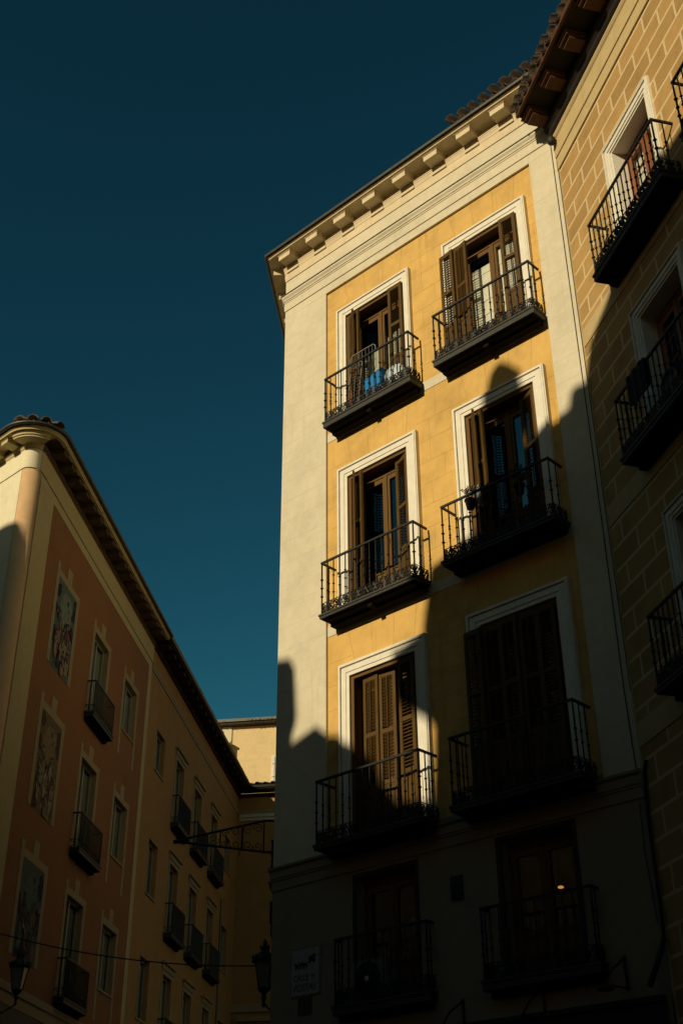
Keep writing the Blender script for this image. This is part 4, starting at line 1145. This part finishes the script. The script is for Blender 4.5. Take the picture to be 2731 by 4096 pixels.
# small wall fittings at the bottom right
def bracket(s, z, label, ln=.34, lampside=-1):
    B = empty('awning_bracket', A.at(s, 0.02, z), label, 'bracket', 'iron brackets above the shop')
    f = FR[B.name]; m = MB(f)
    m.tube([(0, 0, .24), (0, .0, -.16)], .018, 6); m.tube([(0, .0, .22), (-.05 * lampside * -1, ln * .7, .05), (-.1, ln, -.12)], .014, 6); m.tube([(0, 0, -.14), (-.1, ln, -.12)], .012, 6)
    m.build('arm', M['iron'], B)
    m = MB(f); m.lathe((-.1, ln, -.17), [(.02, .05), (.09, .02), (.11, -.01), (.10, -.02)], 12); m.build('lamp_disc', M['iron'], B)
bracket(6.28, 4.45, 'black iron bracket at the bottom right under the right lower balcony'); bracket(3.75, 4.25, 'black iron bracket below the small wall plaque'); bracket(5.05, 4.25, 'black iron bracket under the middle of the right lower balcony')
# things on the shaded right-hand balcony
m = MB(RW.at(2.0, .36, 11.86))
n = 14
for i in range(n):
    a, b = -.22 + .5 * i / n, -.22 + .5 * (i + 1) / n
    d0, d1 = .02 + .012 * math.sin(i * 1.3), .02 + .012 * math.sin((i + 1) * 1.3)
    m.quad((a, d0, .0), (b, d1, .0), (b, d1, -.52 + .01 * math.sin(i)), (a, d0, -.52 + .01 * math.sin(i - 1))); m.quad((a, d0, .0), (b, d1, .0), (b, -.07, .0), (a, -.07, .0)); m.quad((a, -.07, .0), (b, -.07, .0), (b, -.08, -.4), (a, -.08, -.4))
o = m.build('draped_cloth', M['cloth'], recalc=False); tag(o, 'dark cloth hung over the railing of the shaded ochre house balcony', 'cloth')
DS = empty('satellite_dish', RW.at(2.55, .2, 11.25), 'small grey dish behind the railing of the shaded ochre house balcony', 'satellite dish')
f = FR[DS.name]
m = MB(f); m.lathe((0, 0, 0), [(.02, -.05), (.12, -.03), (.22, .02), (.225, .02), (.12, -.02), (.02, -.04)], 20, 0, 'd'); m.build('dish', M['acmetal'], DS)
m = MB(f); m.tube([(0, -.05, 0), (0, -.15, -.05), (0, -.15, -.36)], .015, 6); m.tube([(0, -.02, -.2), (0, .2, -.05)], .008, 5); m.build('mast', M['iron'], DS)

# ================================================================== ground
G = Frame((0, 0), PI / 2)
m = MB(G); S_ = 400
m.quad((-S_, S_, 0), (S_, S_, 0), (S_, -S_, 0), (-S_, -S_, 0))
o = m.build('ground', M['asphalt'], recalc=False); o['kind'] = 'structure'
pav = MB(G)
pav.slab([P2(A, 0, .0), P2(A, 6.86, 0), P2(RW, RL, 0), P2(RW, RL, 1.5), P2(A, 5.7, 1.5), P2(A, -.4, 1.5), P2(SD, -12, .9), P2(SD, -12, 0)], .0, .12)
o = pav.build('pavement', M['granite']); o['kind'] = 'structure'
kb = MB(G)
kb.slab([P2(A, 5.7, 1.503), P2(A, 5.7, 1.65), P2(A, -.5, 1.65), P2(A, -.5, 1.503)], .0, .13)
o = kb.build('kerb', M['kerb']); o['kind'] = 'structure'

# ------------------------------------------------------------------ camera
f_px, pitch, roll = 2804.9, R_(31.2198), R_(-.43862)
cp, sp = math.cos(pitch), math.sin(pitch)
fw = Vector((0, cp, sp)); up = Vector((0, -sp, cp)); rt0 = Vector((1, 0, 0))
rt1 = rt0 * math.cos(roll) + up * math.sin(roll); up1 = -rt0 * math.sin(roll) + up * math.cos(roll)
cam = bpy.data.cameras.new('camera'); co = bpy.data.objects.new('camera', cam); COL.objects.link(co)
mt = Matrix((rt1, up1, -fw)).transposed().to_4x4(); mt.translation = Vector((0, 0, 1.6)); co.matrix_world = mt
cam.sensor_fit = 'VERTICAL'; cam.sensor_height = 36; cam.sensor_width = 24; cam.lens = f_px / 2352 * 36
cam.clip_start = .05; cam.clip_end = 2000
SC.camera = co

# ------------------------------------------------------------------ light
S_AZ, S_EL = R_(-135), R_(22)
sv = Vector((math.sin(S_AZ) * math.cos(S_EL), math.cos(S_AZ) * math.cos(S_EL), math.sin(S_EL)))
sl = bpy.data.lights.new('sun', 'SUN'); sl.energy = SUN_E = 4.1; sl.angle = R_(.6); sl.color = (1, .83, .56)
so = bpy.data.objects.new('sun', sl); COL.objects.link(so); so.rotation_euler = sv.to_track_quat('Z', 'Y').to_euler(); so.location = (0, 0, 60)
wd = bpy.data.worlds.new('World'); SC.world = wd; wd.use_nodes = True; nt = wd.node_tree
bg = nt.nodes['Background']
sk = nt.nodes.new('ShaderNodeTexSky'); sk.sky_type = 'NISHITA'; sk.sun_disc = False; sk.sun_elevation = S_EL
sk.sun_rotation = S_AZ % (2 * PI); sk.altitude = 650; sk.air_density = 1.0; sk.dust_density = .3; sk.ozone_density = 2.0
gm = nt.nodes.new('ShaderNodeGamma'); gm.inputs['Gamma'].default_value = 1.75
tint = nt.nodes.new('ShaderNodeMixRGB'); tint.blend_type = 'MULTIPLY'; tint.inputs['Fac'].default_value = 1; tint.inputs['Color2'].default_value = (.19, .50, .282, 1)
bw = nt.nodes.new('ShaderNodeRGBToBW'); mr = nt.nodes.new('ShaderNodeMapRange')
mr.inputs['From Min'].default_value = 2.4; mr.inputs['From Max'].default_value = 5.5
glow = nt.nodes.new('ShaderNodeMixRGB'); glow.inputs['Color2'].default_value = (9.5, 5.4, 1.6, 1)
nt.links.new(sk.outputs[0], bw.inputs[0]); nt.links.new(bw.outputs[0], mr.inputs['Value']); nt.links.new(mr.outputs[0], glow.inputs['Fac'])
nt.links.new(sk.outputs[0], gm.inputs['Color']); nt.links.new(gm.outputs[0], tint.inputs['Color1']); nt.links.new(tint.outputs[0], glow.inputs['Color1']); nt.links.new(glow.outputs[0], bg.inputs['Color'])
bg.inputs['Strength'].default_value = .05
vs_ = SC.view_settings; vs_.view_transform = 'Standard'; vs_.look = 'None'; vs_.exposure = 0; vs_.gamma = 1
SC.cycles.max_bounces = 8; SC.cycles.diffuse_bounces = 4; SC.cycles.transparent_max_bounces = 12
